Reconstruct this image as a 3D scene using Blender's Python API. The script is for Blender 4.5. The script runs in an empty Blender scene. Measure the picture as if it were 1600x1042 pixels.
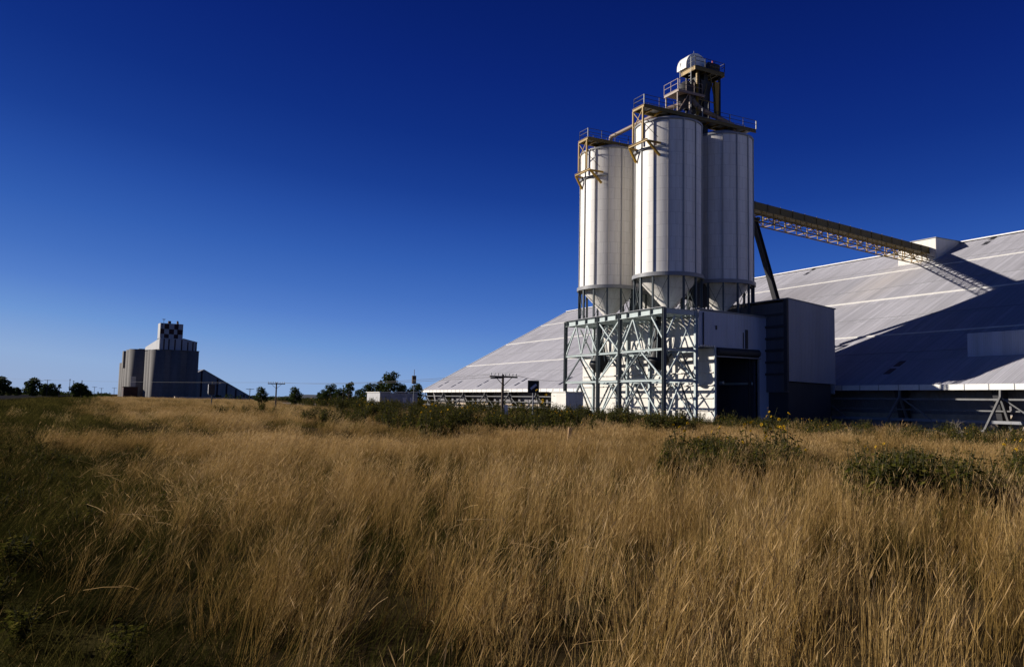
import bpy, math, random
import numpy as np
from mathutils import Vector, Matrix
R = math.radians
rng = np.random.default_rng(7)
random.seed(7)
scene = bpy.context.scene

# ------------------------------------------------------------------ camera, sky, sun
FPX, ROLL = 1244.4, 0.02
PITCH = math.atan(107.0 / FPX)
EYE = np.array([0.0, 0.0, 1.7])
cam_d = bpy.data.cameras.new('camera'); cam_d.lens = 28.0; cam_d.sensor_width = 36.0
cam_d.clip_start = 0.1; cam_d.clip_end = 20000
cam = bpy.data.objects.new('camera', cam_d); scene.collection.objects.link(cam)
_f = Vector((0, math.cos(PITCH), math.sin(PITCH))); _u = Vector((0, -math.sin(PITCH), math.cos(PITCH))); _r = Vector((1, 0, 0))
_c, _s = math.cos(ROLL), math.sin(ROLL)
rc = _r * _c + _u * _s; uc = _u * _c - _r * _s
m = Matrix((rc, uc, -_f)).transposed().to_4x4(); m.translation = Vector(EYE)
cam.matrix_world = m
scene.camera = cam

SUN_EL, SUN_AZ = 19.5, -11.0            # light travels towards this azimuth (from +X), downwards
trav = Vector((math.cos(R(SUN_AZ)) * math.cos(R(SUN_EL)), math.sin(R(SUN_AZ)) * math.cos(R(SUN_EL)), -math.sin(R(SUN_EL))))
sl = bpy.data.lights.new('sun', 'SUN'); sl.energy = 5.0; sl.angle = R(0.53); sl.color = (1.0, 0.93, 0.83)
so = bpy.data.objects.new('sun', sl); scene.collection.objects.link(so)
so.rotation_euler = trav.to_track_quat('-Z', 'Y').to_euler(); so.location = (-60, 10, 60)

world = bpy.data.worlds.new('World'); scene.world = world; world.use_nodes = True
wn, wl = world.node_tree.nodes, world.node_tree.links
bg = wn['Background']
sky = wn.new('ShaderNodeTexSky'); sky.sky_type = 'NISHITA'; sky.sun_disc = False
sky.sun_elevation = R(SUN_EL); sky.sun_rotation = math.atan2(-trav.x, -trav.y)
sky.air_density = 1.0; sky.dust_density = 0.2; sky.ozone_density = 4.0; sky.altitude = 300
# deep polarised blue of slide film: the sky's own brightness together with the height above the horizon picks the blue
def wmath(op, a, b):
    k = wn.new('ShaderNodeMath'); k.operation = op
    for i_, v_ in enumerate((a, b)):
        if isinstance(v_, (int, float)): k.inputs[i_].default_value = v_
        else: wl.new(v_, k.inputs[i_])
    return k.outputs[0]
sepc = wn.new('ShaderNodeSeparateColor'); wl.new(sky.outputs[0], sepc.inputs[0])
tcw = wn.new('ShaderNodeTexCoord'); spw = wn.new('ShaderNodeSeparateXYZ'); wl.new(tcw.outputs['Generated'], spw.inputs[0])
low = wmath('MULTIPLY', wmath('POWER', math.e, wmath('MULTIPLY', wmath('MAXIMUM', spw.outputs[2], 0.0), -5.0)), 3.6)
fac = wmath('DIVIDE', wmath('ADD', wmath('MULTIPLY', sepc.outputs[1], 0.45), low), 8.0)
rmp = wn.new('ShaderNodeValToRGB'); el_ = rmp.color_ramp.elements
def lin(c): return tuple((k / 255 / 12.92 if k < 10.3 else ((k / 255 + 0.055) / 1.055) ** 2.4) for k in c) + (1.0,)
stops = [(0.5, (0, 3, 16)), (1.0, (7, 30, 103)), (1.3, (11, 38, 118)), (1.65, (16, 48, 130)), (2.1, (26, 63, 147)), (2.5, (38, 79, 164)), (3.0, (51, 95, 178)), (3.6, (67, 111, 190)), (4.19, (84, 127, 201)), (4.95, (108, 150, 211)), (5.98, (143, 172, 214)), (6.6, (151, 172, 207))]
while len(el_) < len(stops): el_.new(0.5)
for e_, (p_, c_) in zip(el_, stops): e_.position = p_ / 8.0; e_.color = lin(c_)
wl.new(fac, rmp.inputs[0])
up_ = wn.new('ShaderNodeVectorMath'); up_.operation = 'SCALE'; up_.inputs['Scale'].default_value = 7.58
wl.new(rmp.outputs[0], up_.inputs[0]); wl.new(up_.outputs[0], bg.inputs[0])
bg.inputs[1].default_value = 0.10

vs = scene.view_settings
vs.view_transform = 'Standard'; vs.look = 'None'; vs.gamma = 1.0; vs.exposure = 0.4; vs.use_curve_mapping = False
cy = scene.cycles
cy.max_bounces = 6; cy.diffuse_bounces = 2; cy.glossy_bounces = 2; cy.transmission_bounces = 2; cy.transparent_max_bounces = 4
cy.sample_clamp_indirect = 0.5; cy.use_adaptive_sampling = False; cy.caustics_reflective = False; cy.caustics_refractive = False
cy.use_denoising = True
try: cy.denoiser = 'OPENIMAGEDENOISE'; cy.denoising_input_passes = 'RGB_ALBEDO_NORMAL'; cy.denoising_prefilter = 'ACCURATE'
except Exception: pass

# ------------------------------------------------------------------ geometry of the place
AV = np.array([0.889, 0.458, 0.0]); AV /= np.linalg.norm(AV); BV = np.array([-AV[1], AV[0], 0.0])
PHI = math.atan2(AV[1], AV[0])
MID = np.array([15.83, 80.7, 0.0])       # the nearest silo; a = across the railway, b = along it
def W(a, b, z=0.0): return MID + AV * a + BV * b + np.array([0, 0, z])
def LOC(p): d = np.asarray(p, float)[:2] - MID[:2]; return d @ AV[:2], d @ BV[:2]
def ray(px, py):
    u, v = px - 800.0, 521.0 - py
    uu, vv = u * _c - v * _s, u * _s + v * _c
    d = np.array([uu, FPX * math.cos(PITCH) - vv * math.sin(PITCH), FPX * math.sin(PITCH) + vv * math.cos(PITCH)])
    return d / np.linalg.norm(d)
def ground_at(px, py): d = ray(px, py); return EYE + d * (-1.7 / d[2])
def at_depth(px, Y, z=0.0):
    """ground position on the bearing of picture column px, Y metres ahead"""
    py = 620 + 0.02 * (px - 300); d = ray(px, py); p = EYE + d * (Y / d[1]); p[2] = z; return p

# ------------------------------------------------------------------ materials
def new_mat(name):
    m = bpy.data.materials.new(name); m.use_nodes = True
    nt = m.node_tree; return m, nt.nodes, nt.links, nt.nodes['Principled BSDF']
def math_node(n, l, op, a, b=None, c=None):
    k = n.new('ShaderNodeMath'); k.operation = op
    for i, v in enumerate((a, b, c)):
        if v is None: continue
        if isinstance(v, (int, float)): k.inputs[i].default_value = v
        else: l.new(v, k.inputs[i])
    return k.outputs[0]
def mixc(n, l, fac, c1, c2, mode='MIX'):
    k = n.new('ShaderNodeMixRGB'); k.blend_type = mode
    for i, v in enumerate((fac, c1, c2)):
        if isinstance(v, (int, float)): k.inputs[i].default_value = v
        elif isinstance(v, tuple): k.inputs[i].default_value = v if len(v) == 4 else (*v, 1)
        else: l.new(v, k.inputs[i])
    return k.outputs[0]
def noise(n, l, vec, scale, detail=4, rough=0.55, sc3=None):
    if sc3:
        mp = n.new('ShaderNodeMapping'); mp.inputs['Scale'].default_value = sc3; l.new(vec, mp.inputs[0]); vec = mp.outputs[0]
    k = n.new('ShaderNodeTexNoise'); k.inputs['Scale'].default_value = scale; k.inputs['Detail'].default_value = detail
    k.inputs['Roughness'].default_value = rough; l.new(vec, k.inputs['Vector']); return k.outputs['Fac']
def ramp(n, l, fac, stops):
    k = n.new('ShaderNodeValToRGB'); e = k.color_ramp.elements
    while len(e) < len(stops): e.new(0.5)
    for i, (p, c) in enumerate(stops):
        e[i].position = p; e[i].color = c if len(c) == 4 else (*c, 1)
    l.new(fac, k.inputs[0]); return k.outputs[0]
def bump(n, l, h, strength, dist=0.02):
    k = n.new('ShaderNodeBump'); k.inputs['Strength'].default_value = strength; k.inputs['Distance'].default_value = dist
    l.new(h, k.inputs['Height']); return k.outputs[0]
def obj_xyz(n, l):
    tc = n.new('ShaderNodeTexCoord'); sp = n.new('ShaderNodeSeparateXYZ'); l.new(tc.outputs['Object'], sp.inputs[0])
    return tc.outputs['Object'], sp.outputs[0], sp.outputs[1], sp.outputs[2]

def paint(name, col, rough=0.55, dirt=(0.25, 0.2, 0.15), amount=0.35, scale=1.2, metal=0.0, stretch=(1, 1, 0.25)):
    """painted or bare steel with weather streaks and blotches"""
    m, n, l, p = new_mat(name); v, x, y, z = obj_xyz(n, l)
    f = noise(n, l, v, scale, 5, 0.6, stretch); g = noise(n, l, v, scale * 7, 3)
    f = math_node(n, l, 'MULTIPLY', ramp(n, l, f, [(0.42, (0, 0, 0)), (0.75, (1, 1, 1))]), amount)
    c = mixc(n, l, f, col, dirt)
    c = mixc(n, l, 0.25, c, ramp(n, l, g, [(0.3, tuple(k * 0.75 for k in col)), (0.7, tuple(min(1, k * 1.12) for k in col))]))
    l.new(c, p.inputs['Base Color']); p.inputs['Roughness'].default_value = rough; p.inputs['Metallic'].default_value = metal; p.inputs['Specular IOR Level'].default_value = 0.25
    return m
def cladding(name, col, dirt, amount=0.3, pitch=0.2, sheet=0.9, rough=0.55, bs=0.5):
    """upright ribbed steel sheet, for walls square to the local axes"""
    m, n, l, p = new_mat(name); v, x, y, z = obj_xyz(n, l)
    s = math_node(n, l, 'ADD', x, y)
    w = math_node(n, l, 'SINE', math_node(n, l, 'MULTIPLY', s, 2 * math.pi / pitch))
    fl = math_node(n, l, 'FLOOR', math_node(n, l, 'DIVIDE', s, sheet))
    wn_ = n.new('ShaderNodeTexWhiteNoise'); wn_.noise_dimensions = '1D'; l.new(fl, wn_.inputs['W'])
    f = noise(n, l, v, 0.8, 6, 0.65, (1.3, 1.3, 0.12))
    f = math_node(n, l, 'MULTIPLY', ramp(n, l, f, [(0.42, (0, 0, 0)), (0.72, (1, 1, 1))]), amount)
    c = mixc(n, l, wn_.outputs['Value'], tuple(k * 0.9 for k in col), col)
    c = mixc(n, l, f, c, dirt)
    rust = noise(n, l, v, 2.3, 8, 0.7)
    c = mixc(n, l, math_node(n, l, 'MULTIPLY', ramp(n, l, rust, [(0.66, (0, 0, 0)), (0.78, (1, 1, 1))]), 0.35), c, (0.22, 0.13, 0.07))
    l.new(c, p.inputs['Base Color']); p.inputs['Roughness'].default_value = rough
    l.new(bump(n, l, w, bs, 0.02), p.inputs['Normal'])
    return m
def roof_sheet(name, col, stain_at=None, pitch=0.25):
    m, n, l, p = new_mat(name); v, x, y, z = obj_xyz(n, l)
    w = math_node(n, l, 'SINE', math_node(n, l, 'MULTIPLY', y, 2 * math.pi / pitch))
    w2 = math_node(n, l, 'SINE', math_node(n, l, 'MULTIPLY', y, 2 * math.pi / 1.52))
    br = n.new('ShaderNodeTexBrick'); mp = n.new('ShaderNodeMapping'); mp.inputs['Rotation'].default_value = (0, 0, R(90)); l.new(v, mp.inputs[0]); l.new(mp.outputs[0], br.inputs['Vector'])
    br.inputs['Scale'].default_value = 1.0; br.inputs['Brick Width'].default_value = 0.76; br.inputs['Row Height'].default_value = 5.3
    br.inputs['Mortar Size'].default_value = 0.03; br.inputs['Mortar Smooth'].default_value = 0.5; br.offset = 0.0
    br.inputs['Color1'].default_value = (*col, 1); br.inputs['Color2'].default_value = (*[k * 0.74 for k in col], 1); br.inputs['Mortar'].default_value = (*[k * 0.42 for k in col], 1)
    st = noise(n, l, v, 0.9, 6, 0.6, (0.10, 1.6, 0.1)); bl = noise(n, l, v, 0.09, 4)
    c = mixc(n, l, math_node(n, l, 'MULTIPLY', ramp(n, l, st, [(0.38, (0, 0, 0)), (0.7, (1, 1, 1))]), 0.62), br.outputs['Color'], tuple(k * 0.5 for k in col))
    c = mixc(n, l, math_node(n, l, 'MULTIPLY', ramp(n, l, bl, [(0.4, (0, 0, 0)), (0.7, (1, 1, 1))]), 0.25), c, tuple(min(1, k * 1.25) for k in col))
    fl = noise(n, l, v, 1.6, 8, 0.75, (0.5, 1.4, 1))
    c = mixc(n, l, math_node(n, l, 'MULTIPLY', ramp(n, l, fl, [(0.5, (0, 0, 0)), (0.72, (1, 1, 1))]), 0.5), c, tuple(k * 0.62 for k in col))
    if stain_at:
        for (sx, sy, rx, ry, sc, am) in stain_at:
            dx = math_node(n, l, 'DIVIDE', math_node(n, l, 'SUBTRACT', x, sx), rx); dy = math_node(n, l, 'DIVIDE', math_node(n, l, 'SUBTRACT', y, sy), ry)
            d = math_node(n, l, 'SQRT', math_node(n, l, 'ADD', math_node(n, l, 'POWER', math_node(n, l, 'ABSOLUTE', dx), 2.0), math_node(n, l, 'POWER', math_node(n, l, 'ABSOLUTE', dy), 2.0)))
            d = math_node(n, l, 'ADD', d, math_node(n, l, 'MULTIPLY', math_node(n, l, 'SUBTRACT', st, 0.5), 0.9))
            k = math_node(n, l, 'MULTIPLY', ramp(n, l, d, [(0.0, (1, 1, 1)), (1.0, (0, 0, 0))]), am)
            c = mixc(n, l, k, c, sc)
    l.new(c, p.inputs['Base Color']); p.inputs['Roughness'].default_value = 0.6
    h = math_node(n, l, 'ADD', w, math_node(n, l, 'MULTIPLY', w2, 0.6))
    l.new(bump(n, l, h, 0.45, 0.02), p.inputs['Normal'])
    return m
def silo_skin(name, col, cone=False):
    m, n, l, p = new_mat(name); v, x, y, z = obj_xyz(n, l)
    an = math_node(n, l, 'ARCTAN2', y, x); u = math_node(n, l, 'MULTIPLY', an, 3.4)
    cb = n.new('ShaderNodeCombineXYZ'); l.new(u, cb.inputs[0]); l.new(z, cb.inputs[1])
    br = n.new('ShaderNodeTexBrick'); l.new(cb.outputs[0], br.inputs['Vector'])
    br.inputs['Scale'].default_value = 1.0; br.inputs['Brick Width'].default_value = 0.763; br.inputs['Row Height'].default_value = 1.22
    br.inputs['Mortar Size'].default_value = 0.013; br.inputs['Mortar Smooth'].default_value = 0.4
    br.inputs['Color1'].default_value = (*col, 1); br.inputs['Color2'].default_value = (*[k * 0.93 for k in col], 1); br.inputs['Mortar'].default_value = (*[k * 0.5 for k in col], 1)
    st = noise(n, l, v, 1.1, 6, 0.65, (1.5, 1.5, 0.07)); gr = noise(n, l, v, 3.0, 8, 0.75)
    c = mixc(n, l, math_node(n, l, 'MULTIPLY', ramp(n, l, st, [(0.42, (0, 0, 0)), (0.72, (1, 1, 1))]), 0.6), br.outputs['Color'], (0.47, 0.42, 0.36))
    c = mixc(n, l, math_node(n, l, 'MULTIPLY', ramp(n, l, gr, [(0.58, (0, 0, 0)), (0.78, (1, 1, 1))]), 0.5), c, (0.33, 0.27, 0.21))
    l.new(c, p.inputs['Base Color']); p.inputs['Roughness'].default_value = 0.5
    l.new(bump(n, l, br.outputs['Fac'], -0.4, 0.01), p.inputs['Normal'])
    return m
def concrete(name, col, band=3.0):
    m, n, l, p = new_mat(name); v, x, y, z = obj_xyz(n, l)
    zz = math_node(n, l, 'FRACT', math_node(n, l, 'DIVIDE', z, band)); ln = math_node(n, l, 'LESS_THAN', zz, 0.06)
    f = noise(n, l, v, 0.25, 6, 0.65, (1, 1, 0.15)); g = noise(n, l, v, 0.6, 6, 0.7)
    c = mixc(n, l, ramp(n, l, f, [(0.35, (0, 0, 0)), (0.7, (1, 1, 1))]), tuple(k * 0.6 for k in col), col)
    c = mixc(n, l, 0.35, c, ramp(n, l, g, [(0.3, tuple(k * 0.6 for k in col)), (0.7, tuple(k * 1.2 for k in col))]))
    c = mixc(n, l, math_node(n, l, 'MULTIPLY', ln, 0.3), c, tuple(k * 0.45 for k in col))
    l.new(c, p.inputs['Base Color']); p.inputs['Roughness'].default_value = 0.9
    return m
def plain(name, col, rough=0.8, var=0.25, scale=4.0, spec=0.25):
    m, n, l, p = new_mat(name); v, x, y, z = obj_xyz(n, l)
    f = noise(n, l, v, scale, 4)
    l.new(ramp(n, l, f, [(0.3, tuple(k * (1 - var) for k in col)), (0.7, tuple(min(1, k * (1 + var)) for k in col))]), p.inputs['Base Color'])
    p.inputs['Roughness'].default_value = rough; p.inputs['Specular IOR Level'].default_value = spec
    return m
def leafy(name, cols, trans=0.35, attr=True, rough=0.6):
    """leaves and blades: colour varies from plant to plant, light passes through"""
    m = bpy.data.materials.new(name); m.use_nodes = True; n, l = m.node_tree.nodes, m.node_tree.links
    n.clear(); out = n.new('ShaderNodeOutputMaterial')
    if attr:
        at = n.new('ShaderNodeAttribute'); at.attribute_type = 'INSTANCER'; at.attribute_name = 'tint'; f = at.outputs['Fac']
    else:
        g = n.new('ShaderNodeNewGeometry'); f = g.outputs['Random Per Island']
    k = len(cols) - 1
    c = ramp(n, l, f, [(i / k, cc) for i, cc in enumerate(cols)])
    d = n.new('ShaderNodeBsdfDiffuse'); t = n.new('ShaderNodeBsdfTranslucent'); mx = n.new('ShaderNodeMixShader')
    l.new(c, d.inputs[0]); l.new(c, t.inputs[0]); mx.inputs[0].default_value = trans
    l.new(d.outputs[0], mx.inputs[1]); l.new(t.outputs[0], mx.inputs[2]); l.new(mx.outputs[0], out.inputs[0])
    return m

M = {}
M['silo'] = silo_skin('silo_skin', (0.74, 0.71, 0.665))
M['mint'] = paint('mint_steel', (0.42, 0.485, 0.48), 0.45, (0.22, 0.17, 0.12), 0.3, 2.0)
M['frame_shade'] = paint('shaded_mint_steel', (0.085, 0.105, 0.115), 0.6, (0.05, 0.04, 0.03), 0.4, 2.0)  # mint steel with shade painted in: front columns, silo legs, stiffeners, some braces
M['ochre'] = paint('ochre_steel', (0.30, 0.175, 0.018), 0.5, (0.12, 0.08, 0.04), 0.5, 1.5)
M['ochre_dark'] = paint('dark_ochre_steel', (0.13, 0.095, 0.03), 0.6, (0.06, 0.05, 0.04), 0.5, 1.0)  # the ochre again in a darker, duller tone
M['pink'] = paint('primed_pipe', (0.25, 0.18, 0.14), 0.5, (0.15, 0.1, 0.08), 0.4, 1.5)
M['dark'] = paint('dark_steel', (0.045, 0.045, 0.05), 0.6, (0.03, 0.025, 0.02), 0.4, 1.5)
M['white'] = paint('white_paint', (0.78, 0.76, 0.71), 0.5, (0.4, 0.35, 0.3), 0.25, 0.8)
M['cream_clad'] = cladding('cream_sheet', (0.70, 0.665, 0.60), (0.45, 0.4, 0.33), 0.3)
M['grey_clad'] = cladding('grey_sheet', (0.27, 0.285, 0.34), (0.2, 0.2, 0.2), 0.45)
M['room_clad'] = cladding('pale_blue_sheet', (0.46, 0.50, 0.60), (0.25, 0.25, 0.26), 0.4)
M['roof'] = roof_sheet('shed_roof_sheet', (0.465, 0.455, 0.50), [(29.0, 11.0, 10.0, 6.0, (0.50, 0.45, 0.41), 0.5), (25.0, 27.0, 13.0, 12.0, (0.17, 0.15, 0.15), 0.6)])
M['annex_shade'] = cladding('shaded_sheet', (0.085, 0.09, 0.115), (0.05, 0.05, 0.05), 0.4)  # shade painted in: near-black sheet for tower side and shed interior
M['galv'] = paint('galvanised_steel', (0.24, 0.245, 0.26), 0.45, (0.2, 0.18, 0.16), 0.35, 1.5)
M['lowwall'] = cladding('lower_wall_sheet', (0.21, 0.205, 0.225), (0.25, 0.2, 0.16), 0.4, 0.3)
M['tanwall'] = plain('tan_concrete', (0.42, 0.34, 0.26), 0.9, 0.2, 1.5)
M['skylight'] = plain('old_skylight', (0.03, 0.03, 0.035), 0.3, 0.2)
M['concrete'] = concrete('old_concrete', (0.175, 0.162, 0.152))
M['farwhite'] = paint('far_white_sheet', (0.40, 0.40, 0.41), 0.7, (0.2, 0.19, 0.18), 0.5, 0.3)
M['fardark'] = plain('far_dark_panel', (0.05, 0.022, 0.018), 0.7, 0.3, 0.5)
M['farshed'] = cladding('far_shed_sheet', (0.26, 0.25, 0.25), (0.12, 0.11, 0.1), 0.5, 1.0, 3.0)
M['timber'] = paint('weathered_timber', (0.10, 0.075, 0.055), 0.9, (0.04, 0.03, 0.025), 0.5, 3.0)
M['prop'] = paint('prop_steel', (0.17, 0.17, 0.17), 0.6, (0.08, 0.06, 0.05), 0.5, 1.5)
M['glassins'] = plain('insulator', (0.55, 0.55, 0.5), 0.3, 0.1)
M['black'] = plain('black_board', (0.012, 0.012, 0.014), 0.5, 0.2)
M['stripe'] = plain('pale_stripe', (0.5, 0.5, 0.56), 0.5, 0.1)
M['asphalt'] = plain('asphalt', (0.03, 0.03, 0.034), 1.0, 0.25, 2.0, 0.0)
M['rail'] = paint('rusty_rail', (0.08, 0.055, 0.04), 0.4, (0.08, 0.05, 0.04), 0.5, 2.0)
M['sleeper'] = plain('old_sleeper', (0.10, 0.08, 0.065), 0.95, 0.3, 3)
M['bark'] = plain('bark', (0.12, 0.09, 0.07), 0.95, 0.35, 6)
M['crown'] = leafy('tree_leaves', [(0.018, 0.03, 0.010), (0.045, 0.062, 0.018), (0.075, 0.09, 0.03)], 0.25, False)
M['weedleaf'] = leafy('weed_leaves', [(0.026, 0.032, 0.006), (0.075, 0.075, 0.013), (0.17, 0.14, 0.032)], 0.3, False)
M['petal'] = leafy('yellow_petals', [(0.62, 0.34, 0.01), (0.75, 0.47, 0.02)], 0.3, False)
M['eye'] = plain('flower_eye', (0.06, 0.03, 0.012), 0.9)
M['weedstem'] = plain('weed_stems', (0.055, 0.055, 0.022), 0.9, 0.3, 6)
M['deadwood'] = plain('dead_twigs', (0.30, 0.25, 0.17), 0.9, 0.25, 6)
M['straw'] = leafy('straw', [(0.075, 0.058, 0.017), (0.23, 0.143, 0.042), (0.39, 0.25, 0.088), (0.52, 0.36, 0.155)], 0.28)
M['seed'] = leafy('seed_heads', [(0.10, 0.078, 0.025), (0.31, 0.196, 0.076), (0.49, 0.32, 0.14), (0.62, 0.435, 0.225)], 0.36)
M['basal'] = leafy('basal_leaves', [(0.016, 0.016, 0.005), (0.035, 0.026, 0.009), (0.07, 0.046, 0.016)], 0.3)
M['green'] = leafy('green_grass', [(0.009, 0.010, 0.003), (0.034, 0.033, 0.008), (0.17, 0.135, 0.036)], 0.35)

def ground_material():
    m, n, l, p = new_mat('field_soil'); tc = n.new('ShaderNodeTexCoord'); v = tc.outputs['Object']
    sp = n.new('ShaderNodeSeparateXYZ'); l.new(v, sp.inputs[0])
    far = noise(n, l, v, 0.012, 5, 0.6, (1, 2.5, 1)); near = noise(n, l, v, 1.5, 8, 0.7)
    c = ramp(n, l, far, [(0.35, (0.06, 0.045, 0.02)), (0.55, (0.10, 0.07, 0.034)), (0.7, (0.04, 0.04, 0.013))])
    c = mixc(n, l, 0.55, c, ramp(n, l, near, [(0.3, (0.02, 0.015, 0.008)), (0.7, (0.07, 0.05, 0.025))]))
    # the mown verge beside the road is green
    ac = math_node(n, l, 'ADD', math_node(n, l, 'MULTIPLY', sp.outputs[0], float(AV[0])), math_node(n, l, 'MULTIPLY', sp.outputs[1], float(AV[1])))
    gs = ramp(n, l, math_node(n, l, 'ADD', math_node(n, l, 'MULTIPLY', ac, 0.1), 0.5), [(0.42, (1, 1, 1)), (0.6, (0, 0, 0))])
    c = mixc(n, l, math_node(n, l, 'MULTIPLY', gs, 0.85), c, ramp(n, l, near, [(0.3, (0.02, 0.024, 0.006)), (0.7, (0.05, 0.05, 0.012))]))
    l.new(c, p.inputs['Base Color']); p.inputs['Roughness'].default_value = 1.0; p.inputs['Specular IOR Level'].default_value = 0.0
    return m
M['ground'] = ground_material()
def gravel_material():
    m, n, l, p = new_mat('ballast_stone'); tc = n.new('ShaderNodeTexCoord')
    vo = n.new('ShaderNodeTexVoronoi'); vo.inputs['Scale'].default_value = 9; l.new(tc.outputs['Object'], vo.inputs['Vector'])
    sp = n.new('ShaderNodeSeparateColor'); l.new(vo.outputs['Color'], sp.inputs[0])
    c = ramp(n, l, sp.outputs[0], [(0.0, (0.03, 0.027, 0.02)), (0.8, (0.075, 0.068, 0.055)), (1.0, (0.22, 0.21, 0.20))])
    l.new(c, p.inputs['Base Color']); p.inputs['Roughness'].default_value = 0.95; p.inputs['Specular IOR Level'].default_value = 0.0
    l.new(bump(n, l, vo.outputs['Distance'], -0.9, 0.06), p.inputs['Normal'])
    return m
M['gravel'] = gravel_material()

# ------------------------------------------------------------------ mesh helpers
COL = scene.collection
class MB:
    def __init__(s): s.v, s.f, s.m, s.sm = [], [], [], []
    def add(s, vs_, fs, mi=0, smooth=False):
        o = len(s.v); s.v += [tuple(map(float, q)) for q in vs_]
        for q in fs: s.f.append(tuple(i + o for i in q)); s.m.append(mi); s.sm.append(smooth)
        return s
    def box(s, p, q, mi=0):
        x0, y0, z0 = p; x1, y1, z1 = q
        return s.add([(x0, y0, z0), (x1, y0, z0), (x1, y1, z0), (x0, y1, z0), (x0, y0, z1), (x1, y0, z1), (x1, y1, z1), (x0, y1, z1)],
                     [(3, 2, 1, 0), (4, 5, 6, 7), (0, 1, 5, 4), (1, 2, 6, 5), (2, 3, 7, 6), (3, 0, 4, 7)], mi)
    def beam(s, p, q, w=0.1, h=None, mi=0, up=(0, 0, 1)):
        """rectangular bar from p to q, w across and h along 'up'"""
        h = w if h is None else h; p, q = Vector(p), Vector(q); d = (q - p).normalized(); up = Vector(up)
        if abs(d.dot(up)) > 0.98: up = Vector((1, 0, 0))
        x = d.cross(up).normalized(); y = x.cross(d).normalized(); x *= w / 2; y *= h / 2
        return s.add([p - x - y, p + x - y, p + x + y, p - x + y, q - x - y, q + x - y, q + x + y, q - x + y],
                     [(0, 1, 2, 3), (7, 6, 5, 4), (4, 5, 1, 0), (5, 6, 2, 1), (6, 7, 3, 2), (7, 4, 0, 3)], mi)
    def hbeam(s, p, q, w=0.3, h=0.3, t=0.04, mi=0, up=(0, 0, 1)):
        """rolled H section"""
        p, q = Vector(p), Vector(q); d = (q - p).normalized(); u = Vector(up)
        if abs(d.dot(u)) > 0.98: u = Vector((1, 0, 0))
        x = d.cross(u).normalized(); y = x.cross(d).normalized()
        for o in (y * (h / 2 - t / 2), -y * (h / 2 - t / 2)): s.beam(p + o, q + o, w, t, mi, up)
        return s.beam(p, q, t, h - 2 * t, mi, up)
    def tube(s, p, q, r, r2=None, n=10, mi=0, caps=True):
        r2 = r if r2 is None else r2; p, q = Vector(p), Vector(q); d = (q - p).normalized()
        x = d.orthogonal().normalized(); y = d.cross(x)
        vs_ = [p + (x * math.cos(t) + y * math.sin(t)) * r for t in np.linspace(0, 2 * math.pi, n, endpoint=False)]
        vs_ += [q + (x * math.cos(t) + y * math.sin(t)) * r2 for t in np.linspace(0, 2 * math.pi, n, endpoint=False)]
        fs = [(i, (i + 1) % n, n + (i + 1) % n, n + i) for i in range(n)]
        s.add(vs_, fs, mi, True)
        if caps: s.add(vs_[:n], [tuple(reversed(range(n)))], mi); s.add(vs_[n:], [tuple(range(n))], mi)
        return s
    def lathe(s, prof, n=48, c=(0, 0), mi=0, smooth=True):
        vs_ = []
        for r, z in prof:
            vs_ += [(c[0] + r * math.cos(t), c[1] + r * math.sin(t), z) for t in np.linspace(0, 2 * math.pi, n, endpoint=False)]
        fs = []
        for k in range(len(prof) - 1):
            fs += [(k * n + i, k * n + (i + 1) % n, (k + 1) * n + (i + 1) % n, (k + 1) * n + i) for i in range(n)]
        return s.add(vs_, fs, mi, smooth)
    def prism(s, poly, off, mi=0):
        """planar polygon pushed along off"""
        n = len(poly); P = [Vector(q) for q in poly]; o = Vector(off); Q = [q + o for q in P]
        s.add(P + Q, [tuple(reversed(range(n))), tuple(range(n, 2 * n))] + [(i, (i + 1) % n, n + (i + 1) % n, n + i) for i in range(n)], mi)
        return s
    def build(s, name, mats, parent=None, label=None):
        me = bpy.data.meshes.new(name); me.from_pydata(s.v, [], s.f)
        mats = mats if isinstance(mats, (list, tuple)) else [mats]
        for k in mats: me.materials.append(k)
        me.polygons.foreach_set('material_index', s.m); me.polygons.foreach_set('use_smooth', s.sm); me.update()
        o = bpy.data.objects.new(name, me); COL.objects.link(o)
        if parent: o.parent = parent
        if label: o['label'] = label
        return o
def tag(o, label, cat, group=None, kind=None):
    if label: o['label'] = label
    if cat: o['category'] = cat
    if group: o['group'] = group
    if kind: o['kind'] = kind
    return o
def thing(name, label, cat, loc=(0, 0, 0), rz=0.0, group=None):
    o = bpy.data.objects.new(name, None); COL.objects.link(o); o.empty_display_size = 0.5
    o.location = tuple(map(float, loc)); o.rotation_euler = (0, 0, rz)
    return tag(o, label, cat, group)
def site(name, label, cat, a, b, z=0.0, group=None):
    """a thing of the silo site, its local x across the railway and its local y along it"""
    return thing(name, label, cat, W(a, b, z), PHI, group)
def structure(o): o['kind'] = 'structure'; return o
def dup(root, loc, rz=0.0, scale=1.0, label=None, group=None):
    r = root.copy(); COL.objects.link(r); r.location = tuple(map(float, loc)); r.rotation_euler = (0, 0, rz); r.scale = (scale,) * 3
    if label: r['label'] = label
    if group: r['group'] = group
    for ch in list(root.children):
        c = ch.copy(); COL.objects.link(c); c.parent = r
        for g in list(ch.children):
            d = g.copy(); COL.objects.link(d); d.parent = c
    return r

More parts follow.
